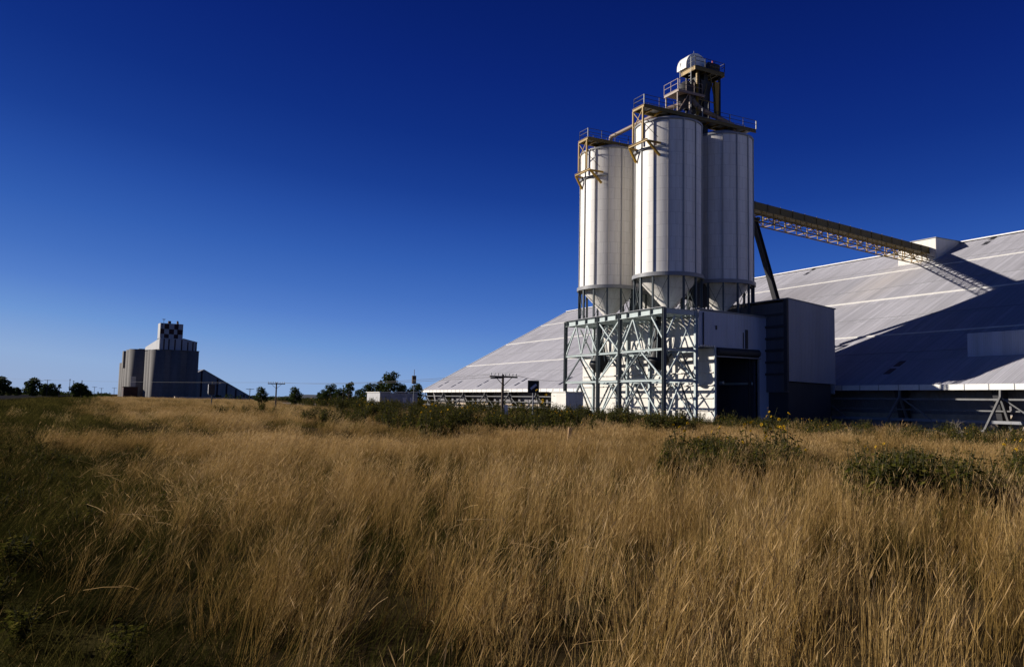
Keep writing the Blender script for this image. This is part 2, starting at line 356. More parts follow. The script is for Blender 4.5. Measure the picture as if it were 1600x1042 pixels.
# ------------------------------------------------------------------ ground, road, railway
mb = MB()
xs = np.concatenate([[-9000, -3000, -1000, -400], np.linspace(-160, 160, 129), [400, 1000, 3000, 9000]])
ys = np.concatenate([[-3000, -600, -120], np.linspace(-20, 260, 113), [420, 800, 1600, 4000, 12000]])
def bumpy(x, y):
    a = x * AV[0] + y * AV[1]
    k = np.clip((26 - a) / 8, 0, 1) * np.clip((a + 2) / 4, 0, 1) * np.clip((y - 6) / 6, 0, 1) * np.clip((150 - y) / 40, 0, 1)
    return k * 0.16 * (np.sin(x * 0.21 + 1.3 * np.sin(y * 0.11)) + 0.8 * np.sin(y * 0.33 + x * 0.07 + 1.0) - 0.5)
vv_ = [(x, y, float(bumpy(x, y))) for y in ys for x in xs]; nx = len(xs)
mb.add(vv_, [(j * nx + i, j * nx + i + 1, (j + 1) * nx + i + 1, (j + 1) * nx + i) for j in range(len(ys) - 1) for i in range(nx - 1)], 0, True)
structure(mb.build('ground', M['ground']))

def ground_z(x, y):
    x = np.asarray(x, float); y = np.asarray(y, float)
    i = np.clip(np.searchsorted(xs, x) - 1, 0, len(xs) - 2); j = np.clip(np.searchsorted(ys, y) - 1, 0, len(ys) - 2)
    u = (x - xs[i]) / (xs[i + 1] - xs[i]); v = (y - ys[j]) / (ys[j + 1] - ys[j]); b_ = lambda p, q: bumpy(xs[p], ys[q])
    return (b_(i, j) * (1 - u) + b_(i + 1, j) * u) * (1 - v) + (b_(i, j + 1) * (1 - u) + b_(i + 1, j + 1) * u) * v
def strip(a0, a1, b0, b1, z): return [W(a0, b0, z), W(a1, b0, z), W(a1, b1, z), W(a0, b1, z)]
rt = bpy.data.objects.new('road', None)
mb = MB(); A0 = -51.03                       # a of the camera
mb.prism(strip(A0 - 36, A0 - 15, -120, 900, 0.004), (0, 0, 0.35)); ro = structure(mb.build('road', M['asphalt']))
bpy.data.objects.remove(rt)
mb = MB()
prof = [(-9.6, 0.0), (-8.2, 0.16), (-4.9, 0.16), (-4.2, 0.04)]
for k in range(3):
    (a0, z0), (a1, z1) = prof[k], prof[k + 1]
    mb.add([W(a0, -160, z0), W(a1, -160, z1), W(a1, 420, z1), W(a0, 420, z0)], [(0, 1, 2, 3)])
structure(mb.build('railway_ballast', M['gravel']))
mb = MB()
for k in range(-70, 160): mb.beam(W(-7.75, k * 0.68 + 2, 0.17), W(-5.45, k * 0.68 + 2, 0.17), 0.22, 0.12, 1)
for a in (-7.15, -6.05): mb.beam(W(a, -160, 0.30), W(a, 420, 0.30), 0.07, 0.15, 0)
structure(mb.build('railway_track', [M['rail'], M['sleeper']]))
mb = MB(); mb.prism(strip(-4.15, 16.0, -60, 60, -0.1), (0, 0, 0.13)); structure(mb.build('concrete_apron', plain('apron', (0.06, 0.052, 0.045), 0.95, 0.3, 0.8)))

# ------------------------------------------------------------------ the four silos
SR, ZB, ZT, NL, ZF = 3.40, 14.7, 30.3, 14, 10.95
silos = [(0.0, 0.0, 'foremost white steel silo, tallest in the picture, half in shade'),
         (0.0, 10.6, 'white steel silo at the left of the cluster, sunlit nearly all over'),
         (7.55, 0.6, 'white steel silo at the right of the cluster, wholly in shade'),
         (7.55, 11.2, 'white steel silo hidden behind the foremost silo of the cluster')]
def make_silo(a, b, label):
    t = site('silo', label, 'silo', a, b, ZF, 'white silos on the steel frame')
    h0, h1 = ZB - ZF, ZT - ZF
    s = MB(); s.lathe([(SR, h0), (SR, h1)], 112); s.lathe([(SR, h1), (SR * 0.55, h1 + 0.75), (0.35, h1 + 1.1), (0.0, h1 + 1.1)], 56); s.build('shell', M['silo'], t)
    s = MB(); s.lathe([(SR - 0.08, h0 + 0.02), (0.32, 0.45), (0.32, -0.35)], 56); s.build('hopper_cone', M['silo'], t)
    s = MB(); s.lathe([(SR + 0.02, h0 - 0.32), (SR + 0.26, h0 - 0.32), (SR + 0.26, h0 + 0.06), (SR + 0.02, h0 + 0.06), (SR + 0.02, h0 - 0.32)], 84, smooth=False); s.build('ring_beam', M['galv'], t)
    s = MB(); s.lathe([(SR + 0.0, h1 - 0.16), (SR + 0.13, h1 - 0.16), (SR + 0.13, h1 + 0.03), (SR + 0.0, h1 + 0.03)], 84, smooth=False); s.build('top_rim', M['galv'], t)
    off = 0.27
    for k in range(NL):
        an = off + 2 * math.pi * k / NL - PHI - math.pi / 2 - math.atan2(0, 1)
        ca, sa = math.cos(an), math.sin(an)
        rr = SR + 0.03
        s = MB(); s.hbeam((rr * ca, rr * sa, h0 + 0.061), (rr * ca, rr * sa, h1 + 0.02), 0.09, 0.17, 0.03, 0, (ca, sa, 0)); s.build('rib', M['silo_rib'], t)
        s = MB(); s.hbeam((rr * ca, rr * sa, 0), (rr * ca, rr * sa, h0 - 0.321), 0.17, 0.2, 0.03, 0, (ca, sa, 0)); s.build('leg', M['frame_shade'], t)
    # cross ties between the legs under the ring
    s = MB()
    for k in range(0, NL, 2):
        a1, a2 = (off + 2 * math.pi * j / NL - PHI - math.pi / 2 for j in (k, k + 1)); rr = SR + 0.1
        s.beam((rr * math.cos(a1), rr * math.sin(a1), 0.1), (rr * math.cos(a2), rr * math.sin(a2), h0 - 0.4), 0.04)
        s.beam((rr * math.cos(a2), rr * math.sin(a2), 0.1), (rr * math.cos(a1), rr * math.sin(a1), h0 - 0.4), 0.04)
    s.build('leg_bracing', M['frame_shade'], t)
    # manhole and vent on the roof
    s = MB(); s.tube((1.2, -0.8, h1 + 0.7), (1.2, -0.8, h1 + 1.2), 0.3, n=14); s.build('manhole', M['galv'], t)
    s = MB(); s.tube((-1.4, 0.9, h1 + 0.6), (-1.4, 0.9, h1 + 1.05), 0.22, n=12); s.build('roof_vent', M['galv'], t)
    return t
M['silo_rib'] = paint('rib_paint', (0.50, 0.49, 0.465), 0.5, (0.32, 0.27, 0.22), 0.35, 1.5)
for q in silos: make_silo(*q)

# ------------------------------------------------------------------ the steel frame that carries them
fr = site('support_frame', 'mint green braced steel frame carrying the white silos', 'steel frame', -3.7, -4.15)
FB = [0.0, 7.25, 11.25, 18.0]; FA = [0.0, 3.85, 7.5, 11.3]; ZL = [4.05, 7.0, 10.45]
def part(s, name, mat, parent=fr): return s.build(name, mat, parent)
for ia, a in enumerate(FA):
    for ib, b in enumerate(FB):
        if ia >= 2 and ib == 0: continue
        s = MB(); s.hbeam((a, b, 0), (a, b, 10.95), 0.28 if ia else 0.38, 0.30 if ia else 0.24, 0.035, 0, (1, 0, 0) if ia else (0, 1, 0)); s.box((a - 0.3, b - 0.3, -0.05), (a + 0.3, b + 0.3, 0.06)); part(s, 'column', M['mint'] if ia else M['frame_shade'])
for ia, a in enumerate(FA):
    for z in ZL:
        for k in range(3):
            h = 0.55 if z > 9 else 0.22
            zz = 10.68 if z > 9 else z
            s = MB(); s.hbeam((a, FB[k] + 0.17, zz), (a, FB[k + 1] - 0.17, zz), 0.22 if z < 9 else 0.28, h, 0.04); part(s, 'beam', M['mint'])
for ib, b in enumerate(FB):
    for z in ZL:
        for k in range(3):
            if ib == 0 and k >= 1 : continue
            zz = 10.68 if z > 9 else z
            s = MB(); s.hbeam((FA[k] + 0.17, b, zz), (FA[k + 1] - 0.17, b, zz), 0.22, 0.5 if z > 9 else 0.22, 0.04); part(s, 'beam', M['mint'])
def brace(p, q, w=0.145, par=fr, mat='mint'):
    s = MB(); d = (Vector(q) - Vector(p)).normalized(); p = Vector(p) + d * 0.12; q = Vector(q) - d * 0.12
    x = d.cross(Vector((0, 0, 1))).normalized() * 0.0
    s.beam(p, q, w * 0.8, w); part(s, 'brace', M[mat], par)
def chevron(a, b0, b1, z0, z1, along_b=True, inv=True):
    mid_ = (b0 + b1) / 2
    P = (lambda u, z: (a, u, z)) if along_b else (lambda u, z: (u, a, z))
    if inv: brace(P(b0 + 0.15, z0), P(mid_, z1)); brace(P(b1 - 0.15, z0), P(mid_, z1), mat='frame_shade')
    else: brace(P(b0 + 0.15, z1), P(mid_, z0)); brace(P(b1 - 0.15, z1), P(mid_, z0))
for a in FA[:2]:
    for (b0, b1) in ((FB[0], FB[1]), (FB[2], FB[3])):
        chevron(a, b0, b1, 0.1, 3.95); chevron(a, b0, b1, 4.2, 6.9)
for (b0, b1) in ((FB[2], FB[3]),):
    m_ = (b0 + b1) / 2; t3 = (b1 - b0) / 3
    for q in ((b0 + t3, m_), (b1 - t3, m_), (b0 + t3, b0 + 0.15), (b1 - t3, b1 - 0.15)):
        brace((0, q[1], 7.1), (0, q[0], 10.35))
b0, b1 = FB[0], FB[1]
brace((0, b0 + 0.2, 8.0), (0, b0 + 2.0, 10.3)); brace((0, b1 - 0.2, 7.1), (0, b1 - 2.3, 10.3)); brace((0, 3.6, 7.1), (0, 5.0, 10.3))
for (z0, z1) in ((7.1, 10.3),): brace((0, FB[1] + 0.15, z0), (0, FB[2] - 0.15, z1)); brace((0, FB[2] - 0.15, z0), (0, FB[1] + 0.15, z1))
brace((0, FB[2] - 0.15, 0.1), (0, FB[1] + 0.25, 3.9)); brace((0, FB[2] - 0.15, 4.2), (0, FB[1] + 0.25, 6.9))
brace((FA[1], FB[1] + 0.15, 0.1), (FA[1], FB[2] - 0.15, 3.9)); brace((FA[1], FB[1] + 0.15, 4.2), (FA[1], FB[2] - 0.15, 6.9))
for b in FB:
    chevron(b, FA[0], FA[1], 0.1, 3.95, False); chevron(b, FA[0], FA[1], 4.2, 6.9, False)
    brace((0.15, b, 8.0), (1.3, b, 10.35)); brace((FA[1] - 0.15, b, 7.2), (1.9, b, 10.35)); brace((FA[0] + 1.9, b, 7.1), (FA[1] - 0.5, b, 10.35), 0.12)
# floor grating under the silos, gussets, stiffeners on the top beam
s = MB()
for k in range(1, 24):
    b = 18.0 * k / 24
    if min(abs(b - q) for q in FB) > 0.3: s.beam((0.15, b, 10.72), (11.1, b, 10.72), 0.14, 0.3)
s.build('floor_joists', M['mint'], fr)
s = MB()
for b in np.arange(1.9, 18, 1.95):
    s.box((-0.20, b - 0.08, 10.43), (-0.17, b - 0.05, 10.94)); s.box((-0.17, b - 0.08, 10.43), (-0.02, b - 0.05, 10.94)); s.box((-0.20, b + 0.05, 10.43), (-0.02, b + 0.08, 10.94)); s.box((0.02, b - 0.05, 10.43), (0.16, b + 0.05, 10.94))
s.build('beam_stiffeners', M['frame_shade'], fr)
s = MB(); s.beam((-0.05, 0, 11.02), (-0.05, 18, 11.02), 0.5, 0.05); s.build('walkway_edge', M['galv'], fr)
# loading spouts that hang under the hoppers
spo = [(3.7, 4.15, 'black cone shaped loading spout under the foremost silo'), (3.7, 14.75, 'black cone shaped loading spout under the left silo')]
for (a, b, lab) in spo:
    t = site('loading_spout', lab, 'loading spout', -3.7 + a - 1.2, -4.15 + b, 5.0)
    s = MB(); s.lathe([(0.28, 5.4), (0.35, 3.8), (0.8, 2.0), (1.15, 1.2), (1.15, 1.0), (0.55, 0.2), (0.0, 0.2)], 24); s.build('spout_body', M['black'], t)
    s = MB(); s.tube((0, 0, 5.4), (0.9, 0, 5.95), 0.28, n=14); s.build('inlet_pipe', M['black'], t)
    s = MB()
    for k in range(8):
        an = k * math.pi / 4; s.tube((1.1 * math.cos(an), 1.1 * math.sin(an), 1.1), (0.3 * math.cos(an), 0.3 * math.sin(an), 4.6), 0.035, n=6)
    s.build('hanger_rods', M['mint'], t)

# ------------------------------------------------------------------ the loading shed built into the frame
ls = site('loading_shed', 'pale steel clad loading shed with a dark doorway under the silos', 'building', 2.3, -4.3)
T_ = 0.12
s = MB(); s.box((0, -0.1, 0.0), (T_, 23.9, 7.4)); s.build('wall', M['cream_clad'], ls, 'sunlit cream wall crossed by shadows of the braces')
s = MB()
for z in (1.25, 2.5, 3.75, 5.0, 6.2, 7.25):
    for k in range(5): s.beam((-0.09, k * 4.78 + 0.0, z), (-0.09, k * 4.78 + 4.6, z + random.uniform(-0.03, 0.03)), 0.14, 0.1)
s.build('wall_girts', M['cream_clad'], ls)
s = MB(); s.box((-2.0, 0, 7.45), (-1.88, 16.5, 10.3)); s.build('wall', M['cream_clad'], ls)
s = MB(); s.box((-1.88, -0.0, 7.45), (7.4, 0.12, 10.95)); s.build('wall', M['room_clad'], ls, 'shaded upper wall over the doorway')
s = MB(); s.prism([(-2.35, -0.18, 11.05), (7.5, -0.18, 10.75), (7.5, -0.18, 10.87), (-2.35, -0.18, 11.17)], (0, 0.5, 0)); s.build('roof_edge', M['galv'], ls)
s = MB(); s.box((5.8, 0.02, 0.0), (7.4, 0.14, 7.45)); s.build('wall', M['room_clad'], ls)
s = MB(); s.box((7.28, 0.14, 0), (7.4, 24, 10.9)); s.box((0.12, 23.78, 0), (7.28, 23.9, 7.4)); s.build('wall', M['grey_clad'], ls)
s = MB(); s.box((5.74, 0.35, 0), (5.8, 23.78, 7.4)); s.build('inner_wall', M['annex_shade'], ls)  # indoor gloom painted in: inner walls and ceiling coloured near black
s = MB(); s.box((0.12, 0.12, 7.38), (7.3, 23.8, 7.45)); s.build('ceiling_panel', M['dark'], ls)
s = MB(); s.box((0.13, 9.0, 0.0), (5.7, 9.1, 7.3)); s.build('inner_wall', M['annex_shade'], ls)
for x in (0.9, 5.1):
    s = MB(); s.hbeam((x, 0.5, 0.0), (x, 0.5, 7.3), 0.16, 0.2, 0.03); s.build('door_track', M['dark'], ls)
s = MB(); s.box((-0.12, -0.22, 0), (0.1, -0.1, 7.5)); s.build('door_post', M['mint'], ls)
s = MB(); s.box((5.68, -0.12, 0), (5.84, 0.02, 6.5)); s.build('door_post', M['galv'], ls)
s = MB(); s.box((0.12, -0.4, 6.5), (5.8, -0.02, 6.6)); s.build('door_lintel', M['galv'], ls)
s = MB(); s.tube((0.2, -0.25, 7.05), (5.6, -0.25, 7.05), 0.36, n=16); s.box((0.12, -0.12, 6.62), (5.8, -0.02, 7.45)); s.build('roller_door_box', M['dark'], ls)
s = MB(); s.box((4.05, -0.10, 7.5), (4.35, -0.0, 9.4)); s.box((3.75, -0.06, 7.5), (3.83, -0.0, 9.1)); s.tube((-1.4, -0.08, 7.4), (-1.4, -0.08, 10.8), 0.06); s.box((0.2, -0.08, 9.2), (0.34, -0.0, 9.6)); s.build('vent_pipe', M['dark'], ls)
for k in range(7):
    s = MB(); s.box((-0.2 + 0.0, -0.35, 7.5), (0, 0, 7.62))
s = MB()
for k in range(6): s.box((-1.85 + k * 0.32, -0.28, 7.45), (-1.7 + k * 0.32, -0.02, 7.6))
s.build('joist_ends', M['white'], ls)

# ------------------------------------------------------------------ the receival tower at the right of the frame
bt = site('receival_tower', 'tall box shaped grey steel tower between silos and big roof', 'building', 9.2, -7.3)
s = MB(); s.prism([(0, 0, 4.3), (6.5, 0, 4.15), (6.5, 0, 11.85), (0, 0, 12.45)], (0, 0.1, 0)); s.build('wall', M['grey_clad'], bt)
s = MB(); s.box((0.0, 0.1, 3.2), (0.1, 9.5, 12.2)); s.build('wall', M['annex_shade'], bt)  # side wall in shade, coloured darker than the other walls
s = MB(); s.box((6.4, 0.1, 3.2), (6.5, 9.5, 11.6)); s.box((0.1, 9.4, 3.2), (6.4, 9.5, 11.6)); s.build('wall', M['grey_clad'], bt)
s = MB(); s.prism([(-0.12, -0.08, 12.46), (6.62, -0.08, 11.84), (6.62, -0.08, 11.94), (-0.12, -0.08, 12.56)], (0, 9.7, 0)); s.build('roof', M['galv'], bt)
s = MB()
for z in (4.9, 6.1, 7.3, 8.5, 9.7, 10.9): s.box((-0.16, 0.5, z), (-0.0, 9.5, z + 0.22))
s.box((-0.25, -0.02, 3.3), (-0.01, 0.42, 12.4)); s.build('girts', M['dark'], bt)
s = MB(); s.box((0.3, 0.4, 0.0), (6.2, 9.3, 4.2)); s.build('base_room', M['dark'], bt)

# ------------------------------------------------------------------ walkways on the silo tops
def rail_run(s, p, q, h=0.92, n=6, r=0.03):
    p, q = Vector(p), Vector(q)
    for k in range(n + 1): c = p.lerp(q, k / n); s.beam(c, c + Vector((0, 0, h)), 0.05)
    for z in (h, h * 0.55): s.beam(p + Vector((0, 0, z)), q + Vector((0, 0, z)), 0.04)
def walkway(a, b, length, label):
    t = site('silo_walkway', label, 'walkway', a, b, 0.0 if b < 5 else -0.35, 'ochre walkways across the silo tops')
    x0 = -4.15
    s = MB()
    for y in (-1.62, 0.02): s.hbeam((x0, y, 31.55), (x0 + length, y, 31.55), 0.16, 0.36, 0.03)
    s.build('girder', M['ochre_dark'], t)
    s = MB(); s.hbeam((x0 - 0.1, -1.75, 31.5), (x0 - 0.1, 0.15, 31.5), 0.14, 0.3, 0.03)
    for k in range(1, 12): s.beam((x0 + length * k / 12, -1.55, 31.5), (x0 + length * k / 12, -0.05, 31.5), 0.12, 0.18)
    s.build('cross_beam', M['ochre'], t)
    s = MB(); s.box((x0 + 0.05, -1.65, 31.74), (x0 + length, 0.05, 31.79)); s.build('deck', M['galv'], t)
    for y in (-1.62, 0.02):
        s = MB(); s.beam((x0 - 0.1, y, 28.1), (x0 - 0.1, y, 31.36), 0.16); s.build('post', M['ochre'], t)
    s = MB(); s.beam((x0 - 0.1, -1.55, 31.2), (x0 - 0.1, -0.05, 29.6), 0.07); s.beam((x0 - 0.1, -0.05, 31.2), (x0 - 0.1, -1.55, 29.6), 0.07)
    s.beam((x0 - 0.1, -1.55, 29.9), (x0 + 1.0, -2.6, 28.2), 0.05); s.build('post_bracing', M['ochre'], t)
    s = MB(); s.hbeam((x0 - 0.12, -2.35, 27.85), (x0 - 0.12, 0.75, 27.85), 0.2, 0.24, 0.03)
    s.beam((x0 - 0.1, -2.3, 27.75), (x0 + 1.6, -2.35, 27.75), 0.18); s.beam((x0 - 0.1, 0.7, 27.75), (x0 + 0.9, 0.75, 27.75), 0.18)
    s.beam((x0 - 0.05, -2.3, 27.75), (x0 + 1.45, -2.3, 26.5), 0.2); s.beam((x0 - 0.05, 0.7, 27.75), (x0 + 0.8, 0.7, 26.4), 0.2); s.build('bracket', M['ochre'], t)
    s = MB(); an = np.linspace(math.pi * 0.72, math.pi * 1.28, 9)
    for k in range(8): s.beam((3.56 * math.cos(an[k]), 3.56 * math.sin(an[k]), 27.45), (3.56 * math.cos(an[k + 1]), 3.56 * math.sin(an[k + 1]), 27.45), 0.12, 0.2)
    s.build('clamp_band', M['galv'], t)
    s = MB(); rail_run(s, (x0, -1.66, 31.79), (x0 + length, -1.66, 31.79), n=8); rail_run(s, (x0, 0.06, 31.79), (x0 + length, 0.06, 31.79), n=8)
    rail_run(s, (x0, -1.66, 31.79), (x0, 0.06, 31.79), n=1); s.build('handrail', M['dark'], t)
    s = MB()
    for x in (x0, x0 + length * 0.5, x0 + length * 0.75, x0 + length): s.beam((x, -1.66, 31.79), (x, -1.66, 32.72), 0.09)
    s.build('handrail_post', M['galv'], t)
    return t
walkway(0.0, 0.25, 15.0, 'ochre steel walkway over the foremost silo, running towards the elevator head')
walkway(0.0, 10.6, 14.6, 'ochre steel walkway over the left silo, lower in the picture')

# ------------------------------------------------------------------ bucket elevator head over the silos
et = site('elevator_head', 'ochre steel elevator tower with a white rounded head above the silos', 'elevator', 3.55, 0.3)
X0, X1, Y0, Y1, ZP = -0.85, 3.15, -1.35, 0.95, 37.4
s = MB(); s.box((X0, Y0, ZP - 0.12), (X1, Y1, ZP)); s.build('platform', M['dark'], et)
s = MB(); s.hbeam((X0 - 0.02, Y0, ZP - 0.3), (X0 - 0.02, Y1, ZP - 0.3), 0.12, 0.45, 0.03); s.build('platform_beam', M['ochre'], et)
s = MB()
s.hbeam((X0, Y0, ZP - 0.3), (X1, Y0, ZP - 0.3), 0.12, 0.4, 0.03); s.hbeam((X1, Y0, ZP - 0.3), (X1, Y1, ZP - 0.3), 0.12, 0.4, 0.03); s.hbeam((X0, Y1, ZP - 0.3), (X1, Y1, ZP - 0.3), 0.12, 0.4, 0.03)
for k in range(1, 5): s.beam((X0 + k * 0.82, Y0, ZP - 0.28), (X0 + k * 0.82, Y1, ZP - 0.28), 0.1, 0.2)
s.build('platform_beam', M['ochre_dark'], et)
s = MB()
for p, q in (((X0, Y0), (X1, Y0)), ((X1, Y0), (X1, Y1)), ((X1, Y1), (X0, Y1)), ((X0, Y1), (X0, Y0))): rail_run(s, (*p, ZP), (*q, ZP), 0.95, 3)
s.build('handrail', M['dark'], et)
for (x, y) in ((X0 + 0.5, Y0 + 0.3), (X1 - 0.45, Y0 + 0.3), (X0 + 0.5, Y1 - 0.3), (X1 - 0.45, Y1 - 0.3)):
    s = MB(); s.hbeam((x, y, 31.7), (x, y, ZP - 0.5), 0.2, 0.2, 0.03); s.build('leg', M['ochre'] if x < 1 and y < 0 else M['dark'], et)
for y in (Y0 + 0.3, Y1 - 0.3):
    s = MB(); s.beam((X1 - 0.5, y, 31.9), (1.4, y, ZP - 0.6), 0.1); s.beam((X1 - 0.5, y, 32.2), (X0 + 0.6, y, 32.6), 0.1); s.beam((X0 + 0.55, y, 31.9), (1.0, y, ZP - 1.6), 0.09); s.beam((X0 + 0.5, y, 33.9), (X1 - 0.5, y, 33.9), 0.09); s.build('brace', M['ochre_dark'], et)
# white rounded head cover: a half round hood lying across the platform
s = MB(); n_ = 20; cx = 0.45
pr = [(cx + 1.5, 0.1), (cx + 1.5, 0.35)] + [(cx + 1.5 * math.cos(t), 0.35 + 1.62 * math.sin(t)) for t in np.linspace(0.05, math.pi - 0.05, n_)] + [(cx - 1.5, 0.35), (cx - 1.5, 0.1)]
s.prism([(x, -0.1, ZP + z + 0.02) for x, z in pr], (0, 1.5, 0)); s.build('head_cover', M['white'], et)
s = MB(); s.box((cx + 1.55, -0.4, ZP + 0.02), (cx + 2.4, 0.6, ZP + 1.0)); s.tube((cx + 0.9, -0.75, ZP + 0.62), (cx + 2.3, -0.75, ZP + 0.62), 0.36, n=14); s.box((cx + 1.0, -0.95, ZP), (cx + 2.2, -0.5, ZP + 0.3)); s.build('drive_motor', M['dark'], et)
s = MB(); s.box((-0.1, -0.55, 12.0), (0.45, 0.55, ZP - 0.12)); s.box((1.0, -0.55, 12.0), (1.55, 0.55, ZP - 0.12)); s.build('elevator_casing', M['dark'], et)
s = MB(); s.add([(0.5, -0.7, 36.3), (2.0, -0.7, 36.3), (2.0, 0.7, 36.3), (0.5, 0.7, 36.3), (1.35, -0.25, 33.6), (1.75, -0.25, 33.6), (1.75, 0.25, 33.6), (1.35, 0.25, 33.6)], [(0, 1, 5, 4), (1, 2, 6, 5), (2, 3, 7, 6), (3, 0, 4, 7), (4, 5, 6, 7), (3, 2, 1, 0)]); s.build('discharge_hopper', M['dark'], et)
s = MB(); s.prism([(1.95, -1.2, 36.2), (2.55, -1.2, 36.2), (2.42, -1.2, 32.4), (2.12, -1.2, 32.4)], (0, 0.35, 0)); s.build('side_chute', M['ochre'], et)
# lower gallery with handrail, facing left
GX, GZ = -3.0, 34.3
s = MB(); s.prism([(GX, -1.15, GZ), (0.6, -1.25, GZ), (0.6, 1.1, GZ), (GX, 1.1, GZ)], (0, 0, 0.12)); s.hbeam((GX, -1.15, GZ - 0.02), (GX, 1.1, GZ - 0.02), 0.1, 0.3, 0.03); s.beam((GX, -1.2, GZ - 0.02), (0.5, -1.2, GZ - 0.02), 0.1, 0.28); s.build('gallery', M['pink'], et)
s = MB(); rail_run(s, (GX, -1.15, GZ + 0.12), (GX, 1.1, GZ + 0.12), 1.1, 2); rail_run(s, (GX, -1.2, GZ + 0.12), (0.2, -1.2, GZ + 0.12), 1.1, 3); s.build('handrail', M['pink'], et)
s = MB(); s.lathe([(0.5, 35.9), (0.95, 35.4), (0.95, 34.0), (0.55, 33.2), (0.3, 32.9)], 18, (-0.9, 0.0)); s.tube((-1.2, 0, 35.3), (0.3, 0, 36.4), 0.3, n=12); s.build('distributor', M['dark'], et)
s = MB(); s.beam((GX + 0.1, 0.9, 31.8), (GX + 0.1, 0.9, GZ), 0.12); s.beam((GX + 0.1, -1.0, 31.8), (GX + 0.1, -1.0, GZ), 0.12); s.beam((GX + 0.1, -1.0, 32.0), (GX + 1.6, -1.0, GZ), 0.08); s.beam((-1.3, -1.0, 31.8), (-1.3, -1.0, GZ), 0.12); s.build('gallery_leg', M['pink'], et)
def pipe(s, pts, r, n=12):
    for p, q in zip(pts[:-1], pts[1:]): s.tube(p, q, r, n=n)
s = MB(); pipe(s, [(-1.2, 0.2, 33.6), (-2.0, 1.6, 33.4), (-3.55, 10.2, 32.2 + 0.3), (-3.55, 10.3, 31.2)], 0.24); s.build('grain_pipe', M['pink'], et)
s = MB(); pipe(s, [(-1.0, -0.2, 33.6), (-2.6, -0.35, 32.2), (-2.9, -0.35, 31.3)], 0.24); s.build('grain_pipe', M['dark'], et)
s = MB(); pipe(s, [(-0.6, -0.7, 33.8), (-0.3, -1.1, 33.0), (0.3, -1.25, 32.7), (4.6, -1.0, 31.95), (4.8, -0.9, 31.3)], 0.26); s.build('grain_pipe', M['pink'], et)
s = MB(); s.tube((0.6, 0.6, 39.3), (0.6, 0.6, 39.95), 0.03); s.tube((2.1, 0.6, 37), (2.1, 0.6, 38.6), 0.025); s.build('lightning_rod', M['galv'], et)
s = MB(); s.tube((2.6, -0.1, 38.4), (2.6, -0.1, 39.0), 0.09); s.build('head_light', plain('red_glass', (0.4, 0.03, 0.02), 0.3), et)
s = MB()
for y in (-0.9, 0.9): s.beam((X0 - 0.2, y, 31.9), (X0 - 0.2, y, ZP + 1.0), 0.05)
for k in range(16): s.beam((X0 - 0.2, -0.9, 32.1 + k * 0.33), (X0 - 0.2, -0.55, 32.1 + k * 0.33), 0.03)
s.build('ladder', M['galv'], et)

# ------------------------------------------------------------------ the great grain shed
EA, EB0, EB1, EZ, RA, RZ = 17.77, -132.0, 115.7, 4.0, 58.2, 25.85
SLP = (RZ - EZ) / (RA - EA)
gs_ = site('grain_shed', 'huge pale grey grain storage shed with long sloping sheet roof', 'grain shed', EA, 0)
def rz_(x): return EZ + SLP * x
WID = RA - EA; UPN = Vector((-SLP, 0, 1)).normalized()
s = MB(); N_ = 40
for side in (0, 1):
    xa = (lambda x: x) if side == 0 else (lambda x: 2 * WID - x)
    s.add([(xa(0), EB0, EZ), (xa(WID), EB0, RZ), (xa(WID), EB1, RZ), (xa(0), EB1, EZ)], [(0, 1, 2, 3) if side == 0 else (3, 2, 1, 0)])
s.add([(0, EB0, EZ - 0.2), (WID, EB0, RZ - 0.2), (2 * WID, EB0, EZ - 0.2), (2 * WID, EB1, EZ - 0.2), (WID, EB1, RZ - 0.2), (0, EB1, EZ - 0.2)], [(0, 5, 4, 1), (1, 4, 3, 2)])
s.build('roof', M['roof'], gs_)
s = MB()
for b in (EB0, EB1): s.prism([(1.5, b, 0), (2 * WID - 1.5, b, 0), (2 * WID - 1.5, b, EZ), (WID, b, RZ - 0.25), (1.5, b, EZ)], (0, -0.2 if b > 0 else 0.2, 0))
s.build('gable_wall', M['lowwall'], gs_)
s = MB(); s.beam((WID, EB0, RZ + 0.08), (WID, EB1, RZ + 0.08), 0.9, 0.14); s.build('ridge_cap', M['white'], gs_)
s = MB(); s.box((-0.28, EB0, EZ - 0.42), (-0.02, EB1, EZ + 0.1))
s.build('eave_gutter', M['white'], gs_)
s = MB()
for b in np.arange(EB0, EB1, 2.2): s.box((-0.31, b, EZ - 0.43), (-0.285, b + 0.06, EZ + 0.11))
s.build('gutter_straps', M['galv'], gs_)
s = MB(); s.beam((0, EB1 - 0.1, EZ + 0.06), (WID, EB1 - 0.1, RZ + 0.06), 0.3, 0.1); s.build('verge_trim', M['white'], gs_)
for x in (32.4, 22.4, 11.5):
    s = MB(); z = rz_(x); s.beam((x, EB0, z + 0.05), (x, EB1, z + 0.05), 0.34 if x == 22.4 else 0.2, 0.08, 0, tuple(UPN)); s.build('lap_strip', M['white'], gs_)
s = MB()
for x in (7.0, 16.5, 26.5, 34): z = rz_(x); s.beam((x, EB0, z + 0.02), (x, EB1, z + 0.02), 0.08, 0.03, 0, tuple(UPN))
s.build('sheet_laps', M['galv'], gs_)
for (x, b) in ((37.8, 1.7), (37.8, 33.0), (2.4, -9.8), (1.5, 109), (1.4, 101.0), (1.3, 87.0), (1.5, 70.5), (1.5, 54), (1.5, 38)):
    for q in (0, 1.55):
        s = MB(); p0 = Vector((x + q, b, rz_(x + q) + 0.015)); p1 = Vector((x + q + 1.1, b, rz_(x + q + 1.1) + 0.015)); s.beam(p0, p1, 0.75, 0.03, 0, tuple(UPN)); s.build('skylight', M['skylight'], gs_)
